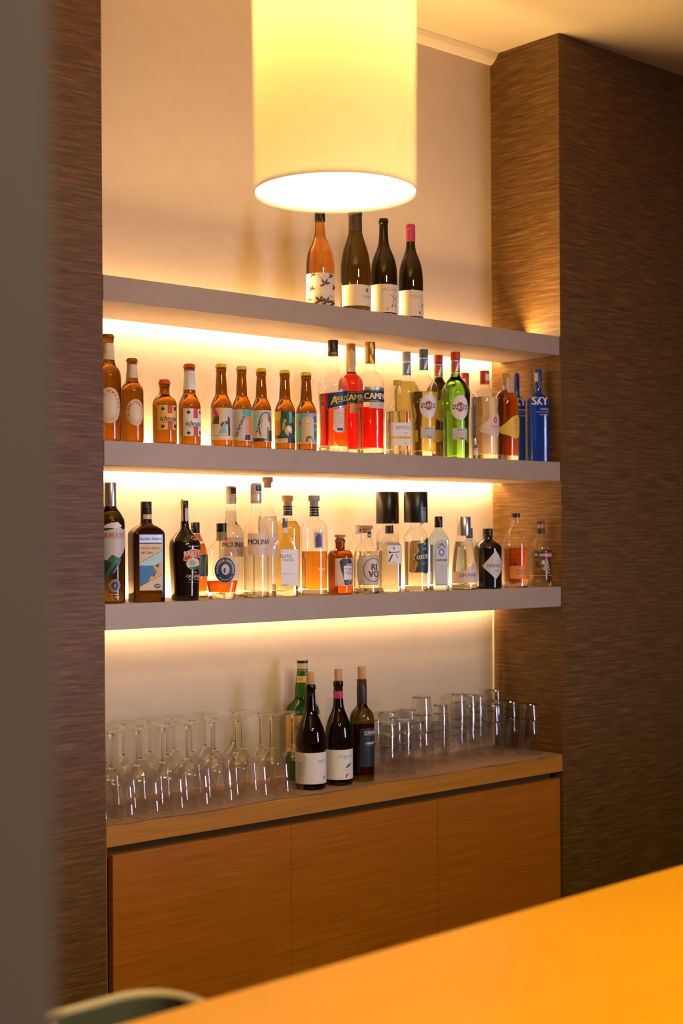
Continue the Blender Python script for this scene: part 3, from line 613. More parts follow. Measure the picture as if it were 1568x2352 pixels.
bottle('liqueur_bottle', 'near-black cream liqueur bottle with arched red banner and paper strip over its cap', 'bottle', 'C', 424.5, 1150, 73, .055, P_BAIL, principled('brown_black_glass', (.014, .008, .005), .08, spec=.6), 26, (.92, 1.0, .235, 'screw', C_blk),
    ops=[Po([(-20, 92), (-17, 110), (0, 118), (24, 116), (30, 98), (0, 99), (-13, 90)], 'cream'), Po([(-18, 93), (-15.5, 108.5), (0, 116.5), (23, 114.5), (28, 99.5), (0, 100.5), (-12, 92)], 'red'), Tx('BAILEYS', 5, 108, 11, 'cream', 2, .03, .88), El(6, 84, 19, 13, 'cream'), El(2, 86, 8, 7, 'grey'), Po([(-8, 76), (24, 80), (20, 72), (4, 70)], 'green'),
         Tx('The', 8, 65, 5, 'sand', 0, 0, 1, .3), Tx('ORIGINAL', 8, 56, 7, 'sand', 0, .01, .9), Tx('Irish Cream', 8, 49, 4.5, 'sand', 0, 0, 1, .3), Rr(-10, 41, 22, 41.6, 'gold'), El(6, 143, 6, 5, 'gold'), El(6, 143, 3, 2.5, 'black'), El(12, 140, 4, 4, 'gold'), Tx('R&A BAILEY', 6, 124, 4, 'lgrey')],
    parts=[('tax_strip', [Rr(-13, 182, -7, 232, 'sand')]), ('neck_label', [Rr(-3, 182, 5, 212, 'silver')])], ybase=1383)
bottle('brandy_bottle', 'small brandy bottle with black cap mostly hidden behind the dark liqueur', 'bottle', 'C', 449, 1200, 56, .16, P_BULL, G_clear, 30, (.86, 1.0, .36, 'screw', C_blk), ('bourbon', .72), ops=[Rr(-28, 50, 28, 100, 'dgreen')], parts=[('neck_label', [Rr(-12, 130, 12, 148, 'brick')])], ybase=1376, group='brandy bottles with black ribbed caps')
bottle('brandy_bottle', 'rounded clear decanter of red-amber brandy with round blue label', 'bottle', 'C', 509, 1202, 88, .05, P_VEC, G_clear, 10, (.88, 1.0, .29, 'screw', C_blk), ('rust', .245), sq=(.60, 2.4, 12),
    ops=[Rg(3, 67, 29, 34, 1, 'gold'), El(3, 67, 25, 30, 'lgrey'), El(3, 67, 24, 29, 'navy'), *[Ar('VECCHIA ROMAGNA', 3, 67, 18.5, 22.5, 5, 'lgrey', 90, 210, .02)], *[Ar('ETICHETTA BLU', 3, 67, 19, 23, 3.6, 'lgrey', -90, 90, .01)], El(3, 68, 9, 12, 'lgrey'), El(3, 66, 5, 6, 'navy'), El(5, 66, 2.5, 6, 'lgrey')],
    parts=[('neck_label', [Rr(-17, 134, 17, 154, 'olive'), Rr(4, 134, 17, 142, 'red')])], ybase=1378, group='brandy bottles with black ribbed caps')
moli = [Rr(-30, 98, 28, 147, 'peach'), Tx('MOLINARI', 4, 128, 12, 'ink', 0, .03, .85), Tx('Extra', 14, 110, 6, 'grey', 0, 0, 1, .3), Rr(4, 101, 18, 102, 'rose')]
mneck2 = [('neck_label', [Rr(-12, 218, 14, 262, 'peach'), Rr(-4, 244, 14, 261, 'ink'), Rr(0, 248, 8, 258, 'steel'), Rr(-12, 238, 14, 240, 'rose'), Rr(-12, 220, 14, 222, 'rose'), Rr(0, 222, 12, 238, 'silver')])]
bottle('liqueur_bottle', 'clear sambuca bottle with black lettered label, behind its twin', 'bottle', 'C', 531, 1117, 58, .15, P_MOLI, G_clear, 12, (.84, 1.0, .40, 'plain', C_white), ('water', .78), ops=[Rr(-24, 92, 28, 137, 'peach'), Tx('MOLINARI', 4, 120, 11.5, 'ink', 0, .03, .85), Tx('Extra', 14, 104, 6, 'grey', 0, 0, 1, .3)],
    parts=[('neck_label', [Rr(-3, 236, 13, 250, 'ink'), Rr(-3, 231, 13, 233, 'rose'), Rr(-3, 214, 13, 229, 'silver')])], ybase=1372, group='clear sambuca bottles')
bottle('liqueur_bottle', 'clear sambuca bottle with black lettered label and white sealed neck, the nearer twin', 'bottle', 'C', 588, 1112, 60, .06, P_MOLI, G_clear, 18, (.83, 1.0, .41, 'plain', C_white), ('water', .45), ops=moli, parts=mneck2, ybase=1375, group='clear sambuca bottles')
bottle('grappa_bottle', 'tall clear grappa bottle with wooden stopper rising behind the rest', 'bottle', 'C', 615, 1096, 46, .16, P_TALL, G_clear, 24, (.91, 1.0, .52, 'tcork', C_wood), ('water', .67), ops=[Po([(-6, 120), (16, 150), (22, 150), (22, 90), (-6, 90)], 'peach')], ybase=1370)
ring = [('neck_label', [Rr(-16, 181, 16, 203, 'black'), Rr(-14, 186, 14, 187, 'lgrey'), Rr(-14, 192, 14, 193, 'lgrey'), Rr(-14, 198, 14, 199, 'lgrey')])]
bottle('grappa_bottle', 'amber grappa bottle with pale cork and black ringed neck, behind the white label', 'bottle', 'C', 661, 1138, 60, .16, P_GRAP, G_clear, 18, (.88, 1.0, .42, 'tcork', C_cork), ('gold', .74), parts=ring, ybase=1368, group='grappa bottles with black ringed necks')
bottle('liqueur_bottle', 'flat clear bottle with large plain white label', 'bottle', 'C', 654, 1190, 66, .055, [(0, .96), (.015, 1), (.62, 1), (.66, .95), (.71, .74), (.75, .42), (.79, .25), (.85, .20), (.97, .19)], G_clear, 26, (.94, 1.0, .21, 'plain', C_sil), ('water', .16), sq=(.5, 6, 26),
    ops=[Rr(-17, 24, 29, 108, 'white'), Tx('BLANC', -4, 93, 8, 'ink', 0, 0, .85), Tx("D'ENERGIE", 0, 84, 5.5, 'ink', 0, 0, .8), Rr(-15, 51, 24, 51.5, 'grey'), Tx('grappa', -9, 54, 3, 'grey'), Tx('distilleria', -8, 27, 3, 'ink'), Tx('vino', -12, 103, 2.6, 'ink')], parts=[('neck_label', [Rr(-6, 150, 7, 172, 'steel'), Rr(-6, 146, 7, 158, 'white')])], ybase=1371)
bottle('grappa_bottle', 'amber grappa bottle with grey stopper, black ringed neck and violet emblem', 'bottle', 'C', 721.5, 1138, 61, .06, P_GRAP, G_clear, 16, (.88, 1.0, .42, 'tcork', C_grey), ('whisky', .44),
    ops=[Rr(-8, 108, 12, 144, 'lilac'), Po([(-4, 110), (10, 112), (8, 138), (0, 142), (-6, 130)], 'purple'), Tx('Riserva', 8, 62, 4.5, 'cream', 0, .02), Rr(0, 57, 18, 57.7, 'cream'), Tx('1897', 8, 44, 4, 'sand')], parts=ring, ybase=1371, group='grappa bottles with black ringed necks')
bottle('spirit_bottle', 'stout brown glass bottle with cork and black-haired head silhouette label', 'bottle', 'C', 781, 1228, 58, .055, P_TOM, glass('tobacco_glass', (.22, .045, .005)), 20, (.91, 1.0, .42, 'tcork', C_wood),
    ops=[Rr(-22, 20, 27, 83, 'peach'), Po([(-12, 76), (-4, 82), (18, 82), (26, 70), (26, 30), (20, 20), (0, 22), (-4, 44), (-8, 56)], 'ink'), Po([(4, 66), (26, 68), (26, 72), (6, 70)], 'lilac'), Rr(-2, 34, 24, 66, 'white'), Tx('TOM', 11, 57, 7, 'ink'), Tx('TIME', 11, 48.5, 7, 'ink'), El(16, 27, 6, 6, 'lgrey'), El(16, 27, 4, 4, 'ink')], ybase=1368)
bottle('gin_bottle', 'clear bottle with white cap behind the round-patterned label', 'bottle', 'C', 820, 1205, 54, .16, P_RIVO, G_clear, 20, (.86, 1.0, .40, 'plain', C_white), ('water', .5), parts=[('neck_label', [Po([(2, 138), (6, 138), (4, 152)], 'black')])], ybase=1362)
bottle('gin_bottle', 'clear gin bottle with wooden stopper and square label with ringed black lettering', 'bottle', 'C', 841, 1207, 63, .055, P_RIVO, G_clear, 20, (.89, 1.0, .46, 'tcork', C_wood), ('pale', .62),
    ops=[Po([(-34, 70), (-26, 86), (20, 86), (20, 20), (-30, 20), (-34, 40)], 'ink'), Po([(-33, 70), (-25, 85), (19, 85), (19, 21), (-29, 21), (-33, 40)], 'lgrey'), Rg(6, 54, 27, 30, 1, 'rose'), Rg(6, 54, 24, 27, 1.6, 'ink'), El(6, 54, 20, 23, 'peach'), Rg(6, 54, 18, 21, 1, 'rose'), Tx('RI', 8, 61, 15, 'ink', 0, .05, .9), Tx('VO', 8, 45, 15, 'ink', 0, .05, .9), Rg(-22, 28, 4.5, 4.5, 1, 'rose')],
    parts=[('neck_label', [Rr(-1, 128, 8, 140, 'navy'), Tx('R', 3.5, 134, 7, 'white', 0, .02)])], ybase=1367)
bottle('gin_bottle', 'clear gin bottle under a tall black sleeve cap, behind the six-stroke label', 'bottle', 'C', 890, 1130, 53, .15, P_TUBE, G_clear, 34, (.68, 1.0, 1.0, 'plain', C_blk), ('water', .50), parts=[('hang_tag', [Rr(4, 148, 11, 196, 'gold'), Rr(5, 149, 10, 195, 'brown')])], ybase=1358, group='gin bottles with black sleeve caps')
bottle('gin_bottle', 'clear angular gin bottle with dark cap and white label bearing a brushed character', 'bottle', 'C', 894, 1207, 64, .06, P_ROKU, G_clear, 26, (.88, 1.0, .36, 'plain', C_dk), ('pale', .62), sq=(.85, 4, 22),
    ops=[Rr(-13, 66, 22, 108, 'white'), Rr(-13, 108, 22, 114, 'grey'), Po([(0, 104), (3, 104), (4, 98), (2, 98)], 'black'), Po([(-9, 92), (16, 94), (16, 92), (-8, 90)], 'ink'), El(-8, 92, 2.5, 2.5, 'black'), Po([(-3, 88), (0, 86), (-9, 70), (-12, 70)], 'black'), Po([(7, 86), (11, 78), (12, 79), (8, 88)], 'black'), Tx('ROKU', 2, 69, 2.6, 'grey')], ybase=1362)
bottle('gin_bottle', 'clear tubular gin bottle under a tall black sleeve cap with ornate green and gold label', 'bottle', 'C', 955, 1130, 55, .06, P_TUBE, G_clear, 28, (.69, 1.0, 1.0, 'plain', C_blk), ('pale', .50),
    ops=[Po([(-30, 46), (-26, 44), (18, 40), (26, 44), (26, 120), (18, 124), (8, 118), (-24, 116), (-28, 106)], 'gold'), Po([(-16, 46), (18, 42), (24, 46), (24, 118), (16, 122), (6, 112), (-10, 108), (-6, 92), (-18, 78), (-8, 64)], 'dgreen'), Rg(-20, 106, 6, 7, 2, 'tan'), Rg(-20, 54, 6, 7, 2, 'tan'), Tx('Toscano', 4, 82, 14, 'cream', 6, .02, .8, .2), Tx('GIN', 8, 98, 5, 'lgrey'), Tx('DRY', 6, 64, 4.5, 'lgrey'), El(8, 110, 4, 4, 'grey')],
    parts=[('hang_tag', [Rr(2, 152, 11, 192, 'white'), Rr(3, 153, 10, 191, 'black'), Tx('DISTILLED', 6.5, 172, 5, 'lgrey', 90, .01, .8)])], ybase=1361, group='gin bottles with black sleeve caps')
bottle('gin_bottle', 'pale blue rectangular gin bottle with tall arched label', 'bottle', 'C', 1007, 1186, 52, .055, P_BOMB, G_aqua, 26, (.85, 1.0, .42, 'screw', C_blk), ('water', .62), sq=(.72, 7, 24),
    ops=[Po([(-15, 12), (15, 12), (15, 104), (10, 113), (0, 116), (-10, 113), (-15, 104)], 'steel'), Po([(-14, 13), (14, 13), (14, 103), (9, 112), (0, 115), (-9, 112), (-14, 103)], 'lgrey'), Rr(-12, 14, 12, 15, 'blue'), *[Ar('BOMBAY', 0, 92, 9, 14, 5.5, 'ink', 90, 120, .03)], El(0, 88, 6.5, 9, 'blue'), El(0, 88, 4, 6, 'lilac'), El(0, 88, 2, 3.5, 'white'), Tx('SAPPHIRE', 0, 70, 4.6, 'ink', 0, .03, .95), Tx('GIN', 0, 56, 3, 'grey'), Rr(-8, 50, 8, 50.5, 'grey'), Rr(-8, 44, 8, 44.5, 'grey')], ybase=1359)
bottle('gin_bottle', 'clear flared gin bottle with silver sleeve cap and pinkish label', 'bottle', 'C', 1065, 1187, 61, .06, P_MARE, G_clear, 16, (.74, 1.0, .52, 'plain', C_sil), ('water', .66),
    ops=[Po([(-40, 16), (40, 16), (40, 60), (16, 64), (-4, 44), (-40, 40)], 'peach'), Tx('GIN MARE', 3, 34, 8, 'ink', 0, .01, .9), Rr(-24, 27, 24, 27.6, 'rose'), Lf(-14, 40, 10, 3, 60, 'grey'), Lf(12, 46, 10, 3, 70, 'grey'), Lf(14, 56, 8, 3, 20, 'rose'), Lf(-10, 44, 7, 3, 120, 'grey')], ybase=1355)
bottle('spirit_bottle', 'slim bottle with only its dark cap showing beside the silver sleeve cap', 'bottle', 'C', 1078, 1213, 46, .16, P_HEND, G_aqua, 20, (.83, 1.0, .33, 'plain', C_dk), ('water', .6), ybase=1352)
bottle('gin_bottle', 'stout black apothecary gin bottle with diamond label', 'bottle', 'C', 1120, 1214, 64, .06, P_HEND, principled('black_glass', (.010, .009, .009), .06, spec=.6), 34, (.86, 1.0, .36, 'screw', C_blk),
    ops=[Po([(-32, 52), (0, 88), (30, 52), (0, 22)], 'lgrey'), Tx('HENDRICKS', 2, 53, 7.5, 'ink', 0, .015, .8), Tx('GIN', 2, 42, 5, 'ink'), Rr(-8, 62, 8, 62.5, 'grey')], ybase=1353)
bottle('bourbon_bottle', 'rounded clear bourbon bottle with orange label and black cap', 'bottle', 'C', 1184, 1179, 58, .06, P_BULL, G_clear, 22, (.945, 1.0, .36, 'plain', C_blk), ('bourbon', .535),
    ops=[Po([(-26, 20), (28, 20), (28, 52), (-26, 50)], 'brick'), Po([(-25, 21), (27, 21), (27, 51), (-25, 49)], 'orange'), Tx('BOURBON', 4, 40, 4.5, 'brown'), Tx('WHISKEY', 4, 33, 4, 'brown'), Rr(-12, 46, 22, 46.6, 'brick')], caps=[(.90, .945, .31, 'plain', C_cork)], ybase=1352)
bottle('tequila_bottle', 'clear tequila bottle with black band and feathered drawing at the end of the shelf', 'bottle', 'C', 1241, 1196, 53, .06, P_ESPO, G_clear, 4, (.94, 1.0, .40, 'plain', principled('brown_stopper', (.10, .04, .02), .5)), ('pale', .55),
    ops=[Rr(-32, 66, 32, 79, 'ink'), Rr(10, 68, 32, 77, 'red'), Tx('ESPOLON', 12, 72.5, 6, 'white', 0, .02, .9), El(-12, 73, 3, 3, 'lgrey'), *[Lf(-6+i*2, 44+i, 16, 3.5, 100+i*24, 'ink') for i in range(5)], *[Lf(6-i, 44, 14, 3, 70-i*22, 'grey') for i in range(6)], Rr(-32, 26, 32, 27, 'tan'), *[Lf(12, 30+i*5, 12, 2.4, 20+i*14, 'tan') for i in range(5)], El(4, 56, 4, 5, 'lgrey')],
    caps=[(.80, .885, .385, 'plain', C_dk)], ybase=1349)

# --- counter: four bottles
bottle('whisky_bottle', 'green whisky bottle with yellow label behind the corked wines', 'bottle', 'D', 695, 1513, 83, .20, P_WHIS, G_green, 0, (.90, 1.0, .31, 'plain', principled('cream_seal', (.80, .62, .30), .5)),
    ops=[Rr(-52, 66, 52, 150, 'label_y'), El(-14, 122, 4.5, 6, 'gold'), El(-6, 132, 4, 4, 'gold'), El(-2, 120, 3, 5, 'gold'), Tx('WHISKY', 4, 100, 7, 'brown')], parts=[('neck_label', [Rr(-16, 222, 16, 237, 'label_y'), Tx('MALT', -6, 229, 4, 'brown')]), ('cap_band', [Rr(-15, 266, 15, 272, 'black'), Rr(-15, 250, 15, 252, 'black')])], ybase=1790)
bottle('wine_bottle', 'dark corked wine bottle with plain cream label beside the wine glasses', 'bottle', 'D', 713, 1571, 71, .065, P_BURG, G_ink, 12, (.96, 1.115, .27, 'cork', C_cork),
    ops=[Rr(-56, 14, 56, 85, 'white'), Tx('serig', 22, 67, 10, 'grey', sx=.9), El(28, 26, 1.8, 4.5, 'plum'), El(32, 29, 1.6, 3, 'plum'), Tx('SEGRETA', 18, 17, 2.6, 'grey'), *[Rr(-42, 70-i*5, -28, 70.7-i*5, 'grey') for i in range(8)]], ybase=1813, group='corked wine bottles on the counter')
bottle('wine_bottle', 'dark corked wine bottle with pink foil collar, in the middle of three', 'bottle', 'D', 777, 1563, 65, .065, P_BURG, G_ink, 14, (.96, 1.11, .27, 'cork', C_cork),
    ops=[Rr(-52, 14, 52, 82, 'white'), Tx('brigante', 12, 68, 10, 'grey', sx=.9), Lf(8, 40, 22, 7, 30, 'steel'), Li(6, 38, 16, 32, .8, 'ink'), El(10, 22, 1.8, 4.5, 'plum'), El(14, 25, 1.6, 3, 'plum'), Tx('ROSSO', 0, 18, 2.6, 'grey')], caps=[(.80, .90, .345, 'plain', C_pink)], ybase=1802, group='corked wine bottles on the counter')
bottle('wine_bottle', 'square-shouldered corked wine bottle with navy label beside the tumblers', 'bottle', 'D', 831, 1559, 57, .065, P_BORD, glass('olive_wine_glass', (.22, .17, .02)), 34, (.96, 1.12, .33, 'cork', C_cork), ('dark', .57),
    ops=[Rr(-22, 34, 28, 122, 'slate'), Tx('SERENA', 5, 112, 8, 'lgrey', 0, .02, .85), Rr(-12, 106, 20, 106.6, 'lgrey'), Tx('CABERNET', 4, 88, 5, 'white', 0, .03, .85), Rr(-8, 82, 14, 82.5, 'grey')], caps=[(.72, .95, .405, 'plain', C_dk)], ybase=1796, group='corked wine bottles on the counter')

# ------------------------------------------------------------------ wine glasses, upside down
GW = 'upside-down wine glasses on the counter'
ZF = .218
def lathe(name, pts, mat, parent, seg=40, lo=False, hi=False, mats=None):
    bm = bmesh.new(); loft(bm, [(z, r, r, 2) for r, z in pts], seg, lo, hi); return link(name, bm, mat, parent, True)
G_thinw = thin('wine_glass_wall', (.988, .988, .988), .12, .42)
def make_glass():
    r = empty('wine_glass')
    bm = bmesh.new()
    loft(bm, [(z, q, q, 2) for q, z in [(.0262, .0), (.0266, .0012), (.030, .03), (.0345, .062), (.0372, .082), (.0376, .090)]], 40, False, False)
    loft(bm, [(z, q, q, 2) for q, z in [(.0376, .090), (.0366, .0955), (.0265, .1105), (.0135, .1232), (.0055, .1300), (.0006, .1335)]], 40, False, True)
    loft(bm, [(z, q, q, 2) for q, z in [(.0110, .1235), (.0124, .1238), (.0052, .1298), (.0036, .1334)]], 40, True, True, 1)
    link('bowl', bm, [G_thinw, G_solid], r, True)
    lathe('rim', [(.0256, .0), (.0268, .0), (.0268, .0010), (.0256, .0010), (.0256, .0)], G_solid, r)
    lathe('stem', [(.0008, .1336), (.0040, .1338), (.0039, .1365), (.0034, .142), (.0030, .170), (.0034, .197), (.0055, .207), (.010, .2125)], G_solid, r, 16, True, True)
    lathe('foot', [(.009, .2118), (.018, .2145), (.0335, .2163), (.0342, .2172), (.0335, .2180), (.002, .2178)], G_thinw, r, 40, False, True)
    return r
feet = [(309, 1684), (376, 1676.5), (443, 1666), (511, 1658.5), (583, 1653.5), (642, 1645.5), (243, 1690),
        (263, 1672), (331, 1665.5), (397, 1658), (457, 1651), (531, 1645.5), (588, 1641),
        (288, 1657.5), (346, 1649.5), (407, 1645.5), (471, 1637), (538, 1629.5), (745, 1648), (240, 1665), (600, 1636)]
proto = make_glass(); gpos = []
spots = []
for (x, y) in feet:
    p = at_z(x, y, ZM+ZF); spots.append([p.x, p.y])
for q in spots:
    q[1] = min(max(q[1], Y0+.038), YB-.040); q[0] = max(q[0], XL+.040)
for _ in range(200):                     # keep every foot clear of its neighbours
    for i in range(len(spots)):
        for j in range(i):
            dx, dy = spots[i][0]-spots[j][0], spots[i][1]-spots[j][1]; dd = math.hypot(dx, dy)
            if dd < .0755:
                m = (.0755-dd)/2/max(dd, 1e-5); spots[i][0] += dx*m; spots[i][1] += dy*m; spots[j][0] -= dx*m; spots[j][1] -= dy*m
    for q in spots: q[1] = min(max(q[1], Y0+.038), YB-.040); q[0] = max(q[0], XL+.040)
def dup(root):
    r = root.copy(); COL.objects.link(r)
    for ch in list(root.children):
        c = ch.copy(); COL.objects.link(c); c.parent = r
    return r
for i, (x, y) in enumerate(spots):
    o = proto if i == 0 else dup(proto)
    o.location = (x, y, ZM); o.rotation_euler = (0, 0, i*.7)
    if i == 18: lab = 'stemmed wine glass upside down between the corked wine bottles'
    else:
        rows = {'front': (5, 4, 3, 2, 1, 0, 6), 'middle': (12, 11, 10, 9, 8, 7, 19), 'back': (20, 17, 16, 15, 14, 13)}
        rn = [k for k in rows if i in rows[k]][0]; nth = rows[rn].index(i)
        lab = 'upside-down stemmed wine glass, %s from the green bottle in the %s row' % (('first', 'second', 'third', 'fourth', 'fifth', 'sixth', 'seventh')[nth], rn)
    tag(o, lab, 'glass', GW)

# ------------------------------------------------------------------ tumblers, nested upside down
def tumbler(r0, r1, h):
    bm = bmesh.new()
    loft(bm, [(0, r0, r0, 2), (h*.5, (r0+r1)/2*1.01, (r0+r1)/2*1.01, 2), (h-.006, r1, r1, 2), (h-.001, r1*.95, r1*.95, 2), (h, r1*.86, r1*.86, 2)], 36, False, False)
    loft(bm, [(h-.008, r1*.90, r1*.90, 2), (h-.006, r1*.94, r1*.94, 2)], 36, True, False, 0)
    bm.faces.new([v for v in bm.verts if abs(v.co.z-h) < 1e-6])
    loft(bm, [(h-.0050, r1*.95, r1*.95, 2), (h-.0040, r1*.975, r1*.975, 2), (h-.0016, r1*.95, r1*.95, 2), (h-.0010, r1*.86, r1*.86, 2)], 36, True, True, 1)
    loft(bm, [(0.0002, r0*1.0, r0*1.0, 2), (.0024, r0*1.0, r0*1.0, 2), (.0024, r0*.955, r0*.955, 2), (0.0002, r0*.955, r0*.955, 2), (0.0002, r0, r0, 2)], 36, False, False, 1)
    return link('tumbler', bm, [G_thinw, G_solid], None, True)
kinds = {'big': (.0365, .0285, .108, .052), 'mid': (.0335, .0262, .088, .034), 'small': (.0275, .0218, .074, .0255)}
prt = {}
def stack(px, pybase, kind, n, desc, Y=None):
    r0, r1, h, st = kinds[kind]
    p = at_z(px, pybase, ZM); x, y = p.x, p.y
    if Y: q = at_y(px, pybase-60, Y); x, y = q.x, Y
    y = min(max(y+r0*.75, Y0+r0+.004), YB-r0-.004); x = min(x, XR-r0-.006)
    STK.append([x, y, r0, kind, n, desc])
STK = []
for args in ((872, 1776, 'mid', 3, 'next to the square-shouldered wine bottle'), (906, 1784, 'mid', 3, 'second from the wine bottles'), (940, 1778, 'mid', 3, 'third from the wine bottles'),
             (983, 1764, 'big', 3, 'broad and tall among the tumblers'), (1023, 1751, 'small', 5, 'of slim glasses, shorter'), (1064, 1742, 'small', 6, 'of slim glasses, taller'),
             (1138, 1735, 'big', 2, 'third from the niche corner'), (1231, 1733, 'big', 2, 'nearest the niche corner'), (1185, 1724, 'big', 2, 'second from the niche corner'),
             (1097, 1715, 'mid', 4, 'behind the slim stacks', 3.17), (1145, 1700, 'mid', 4, 'behind the stack third from the corner', 3.25), (893, 1720, 'mid', 3, 'against the niche wall near the wine bottles', 3.25),
             (938, 1720, 'mid', 3, 'against the niche wall behind the broad stack', 3.25), (920, 1720, 'small', 4, 'of slim glasses in the middle row', 3.15), (968, 1720, 'small', 3, 'of slim glasses behind the broad stack', 3.17),
             (1010, 1720, 'small', 2, 'low against the niche wall', 3.25), (1100, 1700, 'small', 5, 'of slim glasses against the niche wall', 3.25)):
    stack(*args)
bots = [(x, y, max(a, b)) for _, x, y, a, b, sh in ALLB if sh == 'D']
for _ in range(300):
    for i in range(len(STK)):
        for j in range(i):
            A, B = STK[i], STK[j]; dx, dy = A[0]-B[0], A[1]-B[1]; dd = math.hypot(dx, dy); m_ = A[2]+B[2]+.003
            if dd < m_:
                m = (m_-dd)/2/max(dd, 1e-5); A[0] += dx*m; A[1] += dy*m; B[0] -= dx*m; B[1] -= dy*m
        for bx, by, br in bots:
            A = STK[i]; dx, dy = A[0]-bx, A[1]-by; dd = math.hypot(dx, dy); m_ = A[2]+br+.003
            if dd < m_: A[0] += dx*(m_-dd)/dd; A[1] += dy*(m_-dd)/dd
    for A in STK: A[1] = min(max(A[1], Y0+A[2]+.003), YB-A[2]-.003); A[0] = min(A[0], XR-A[2]-.004)
ordw = ['bottom', 'second', 'third', 'fourth', 'fifth', 'sixth']
for x, y, r0, kind, n, desc in STK:
    _, r1, h, st = kinds[kind]
    if kind not in prt: prt[kind] = tumbler(r0, r1, h); o0 = prt[kind]; fresh = True
    else: fresh = False
    for j in range(n):
        o = prt[kind] if fresh and j == 0 else prt[kind].copy()
        if not (fresh and j == 0): COL.objects.link(o)
        o.location = (x, y, ZM+j*st)
        w_ = ('topmost' if j == n-1 else ordw[j])
        tag(o, 'upside-down tumbler, %s in the stack %s' % (w_, desc), 'glass', 'stacked tumblers on the counter')

# ------------------------------------------------------------------ pendant lamp over the bar
LD = 2.1; lx, ly = at_y(775, 445, 1).x, 1
lp = FWD*LD + RGT*((775-784)/FPX*LD); LR = 184/FPX*LD; lz = CZ+(CY-446)/FPX*LD
lamp = tag(empty('pendant_lamp', (lp.x, lp.y, lz)), 'cylindrical yellow-white fabric pendant lamp glowing above the bar', 'lamp')
m = principled('lamp_fabric', (.95, .80, .48), .8); N, L = nodes(m); b = N['Principled BSDF']
tr = N.new('ShaderNodeBsdfTranslucent'); tr.inputs[0].default_value = (.28, .255, .23, 1); mxs = N.new('ShaderNodeMixShader'); mxs.inputs[0].default_value = .7
out = [n for n in N if n.type == 'OUTPUT_MATERIAL'][0]; L.new(b.outputs[0], mxs.inputs[1]); L.new(tr.outputs[0], mxs.inputs[2]); L.new(mxs.outputs[0], out.inputs[0])
bm = bmesh.new(); loft(bm, [(0, LR, LR, 2), (.50, LR*1.02, LR*1.02, 2), (.50, LR*1.02-.0015, LR*1.02-.0015, 2), (0, LR-.0015, LR-.0015, 2), (0, LR, LR, 2)], 72, False, False)
link('lamp_shade', bm, m, lamp, True)
bm = bmesh.new(); loft(bm, [(.006, LR-.002, LR-.002, 2), (.009, LR-.002, LR-.002, 2)], 72); link('diffuser', bm, emis('lamp_diffuser', (1, .80, .50), 13), lamp)
bm = bmesh.new(); loft(bm, [(.50, .012, .012, 2), (ZE-lz-.03, .012, .012, 2), (ZE-lz-.03, .05, .05, 2), (ZE-lz, .05, .05, 2)], 24); link('rod', bm, C_white, lamp)
bm = bmesh.new(); box(bm, -LR, LR, -.004, .004, .496, .502); box(bm, -.004, .004, -LR, LR, .496, .502); link('spider', bm, C_white, lamp)
bm = bmesh.new(); bmesh.ops.create_uvsphere(bm, u_segments=20, v_segments=12, radius=.03); bmesh.ops.translate(bm, verts=bm.verts[:], vec=(0, 0, .36)); link('bulb', bm, principled('bulb_glass', (.9, .9, .9), .3), lamp, True)
for z_, e_ in ((.32, 45), (.44, 45)):
    l = bpy.data.lights.new('bulb_light', 'POINT'); l.energy = e_; l.color = (1, .70, .20); l.shadow_soft_size = .028
    o = bpy.data.objects.new('bulb_light', l); COL.objects.link(o); o.parent = lamp; o.location = (-.012, -.043, z_)

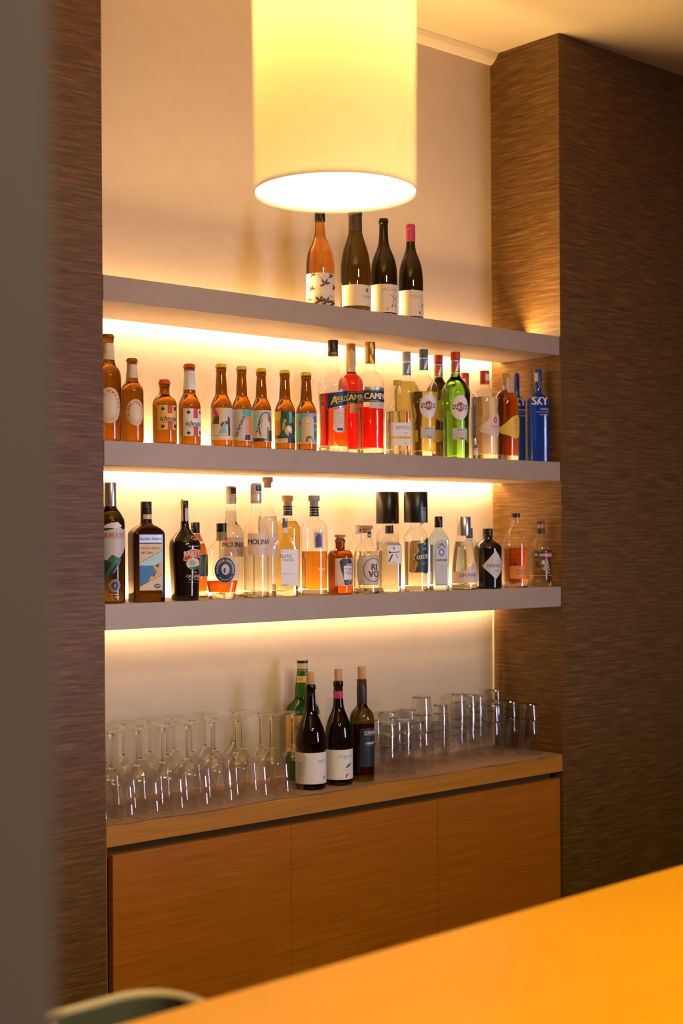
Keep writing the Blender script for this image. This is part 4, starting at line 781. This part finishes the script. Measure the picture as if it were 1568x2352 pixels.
# ------------------------------------------------------------------ bar in front
ZBAR = CZ-.52
e0, e1 = at_z(300, 2345, ZBAR), at_z(1568, 1985, ZBAR)
bang = math.atan2(e1.y-e0.y, e1.x-e0.x); yb = e0.y - (e0.x-.40)*math.tan(bang)
bar = tag(empty('bar_counter', (.40, yb, 0), bang), 'long yellow-orange wooden bar top crossing in front of the shelves', 'bar')
box_obj('bar_top', (0, 5.2, -.62, 0, ZBAR-.05, ZBAR), M_bar, bar, bev=.003)
box_obj('bar_front', (.05, 5.1, -.50, -.44, 0, ZBAR-.05), M_oak, bar)
ws = tag(empty('work_table', (.45, yb, 0), bang), 'low wooden work table behind the bar, under the basket', 'table')
box_obj('table_top', (0, 5.0, -.43, .32, .80, .84), M_oak, ws)
for lx_ in (.02, 2.4, 4.93): box_obj('leg', (lx_, lx_+.05, .24, .29, 0, .80), M_oak, ws); box_obj('leg', (lx_, lx_+.05, -.42, -.37, 0, .80), M_oak, ws)
# basket on the work shelf behind the bar
yfar = e0.y+.20; q = at_y(300, 2285, yfar); zr = q.z-.006
bk = tag(empty('basket', (q.x-.19, yfar-.094, .84), bang), 'grey-green slatted basket with pale rounded rim behind the bar', 'basket')
M_bg = principled('basket_green', (.075, .085, .05), .6); M_rim = principled('basket_rim', (.62, .50, .28), .5)
def rrect(hx, hy, r, n=8):
    pts = []
    for cx_, cy_, a0 in ((hx-r, hy-r, 0), (-hx+r, hy-r, 90), (-hx+r, -hy+r, 180), (hx-r, -hy+r, 270)):
        for i in range(n+1):
            t = math.radians(a0+90*i/n); pts.append((cx_+r*math.cos(t), cy_+r*math.sin(t)))
    return pts
hgt = zr-.84
pts = rrect(.24, .094, .06); pin = rrect(.236, .090, .056)
bm = bmesh.new(); n_ = len(pts)
def ringv(P, z): return [bm.verts.new((x, y, z)) for x, y in P]
r0, r1, r2, r3 = ringv(pts, 0), ringv(pts, hgt), ringv(pin, hgt), ringv(pin, .004)
for A, B in ((r0, r1), (r1, r2), (r2, r3)):
    for i in range(n_):
        bm.faces.new((A[i], A[(i+1) % n_], B[(i+1) % n_], B[i]))
bm.faces.new(r0[::-1]); bm.faces.new(r3)
link('tub', bm, M_bg, bk)
bm = bmesh.new(); prev = None; first = None
for x, y in pts:
    l_ = math.hypot(x, y); nx_, ny_ = x/l_, y/l_; ring_ = []
    for j in range(8):
        t = 2*math.pi*j/8; ring_.append(bm.verts.new((x+nx_*.007*math.cos(t), y+ny_*.007*math.cos(t), hgt+.006*math.sin(t)+.003)))
    if prev:
        for j in range(8): bm.faces.new((prev[j], prev[(j+1) % 8], ring_[(j+1) % 8], ring_[j]))
    else: first = ring_
    prev = ring_
for j in range(8): bm.faces.new((prev[j], prev[(j+1) % 8], first[(j+1) % 8], first[j]))
link('rim', bm, M_rim, bk, True)
for i in range(7): box_obj('slat', (-.20+i*.045, -.182+i*.045, .085, .089, .02, hgt-.004), M_rim, bk)
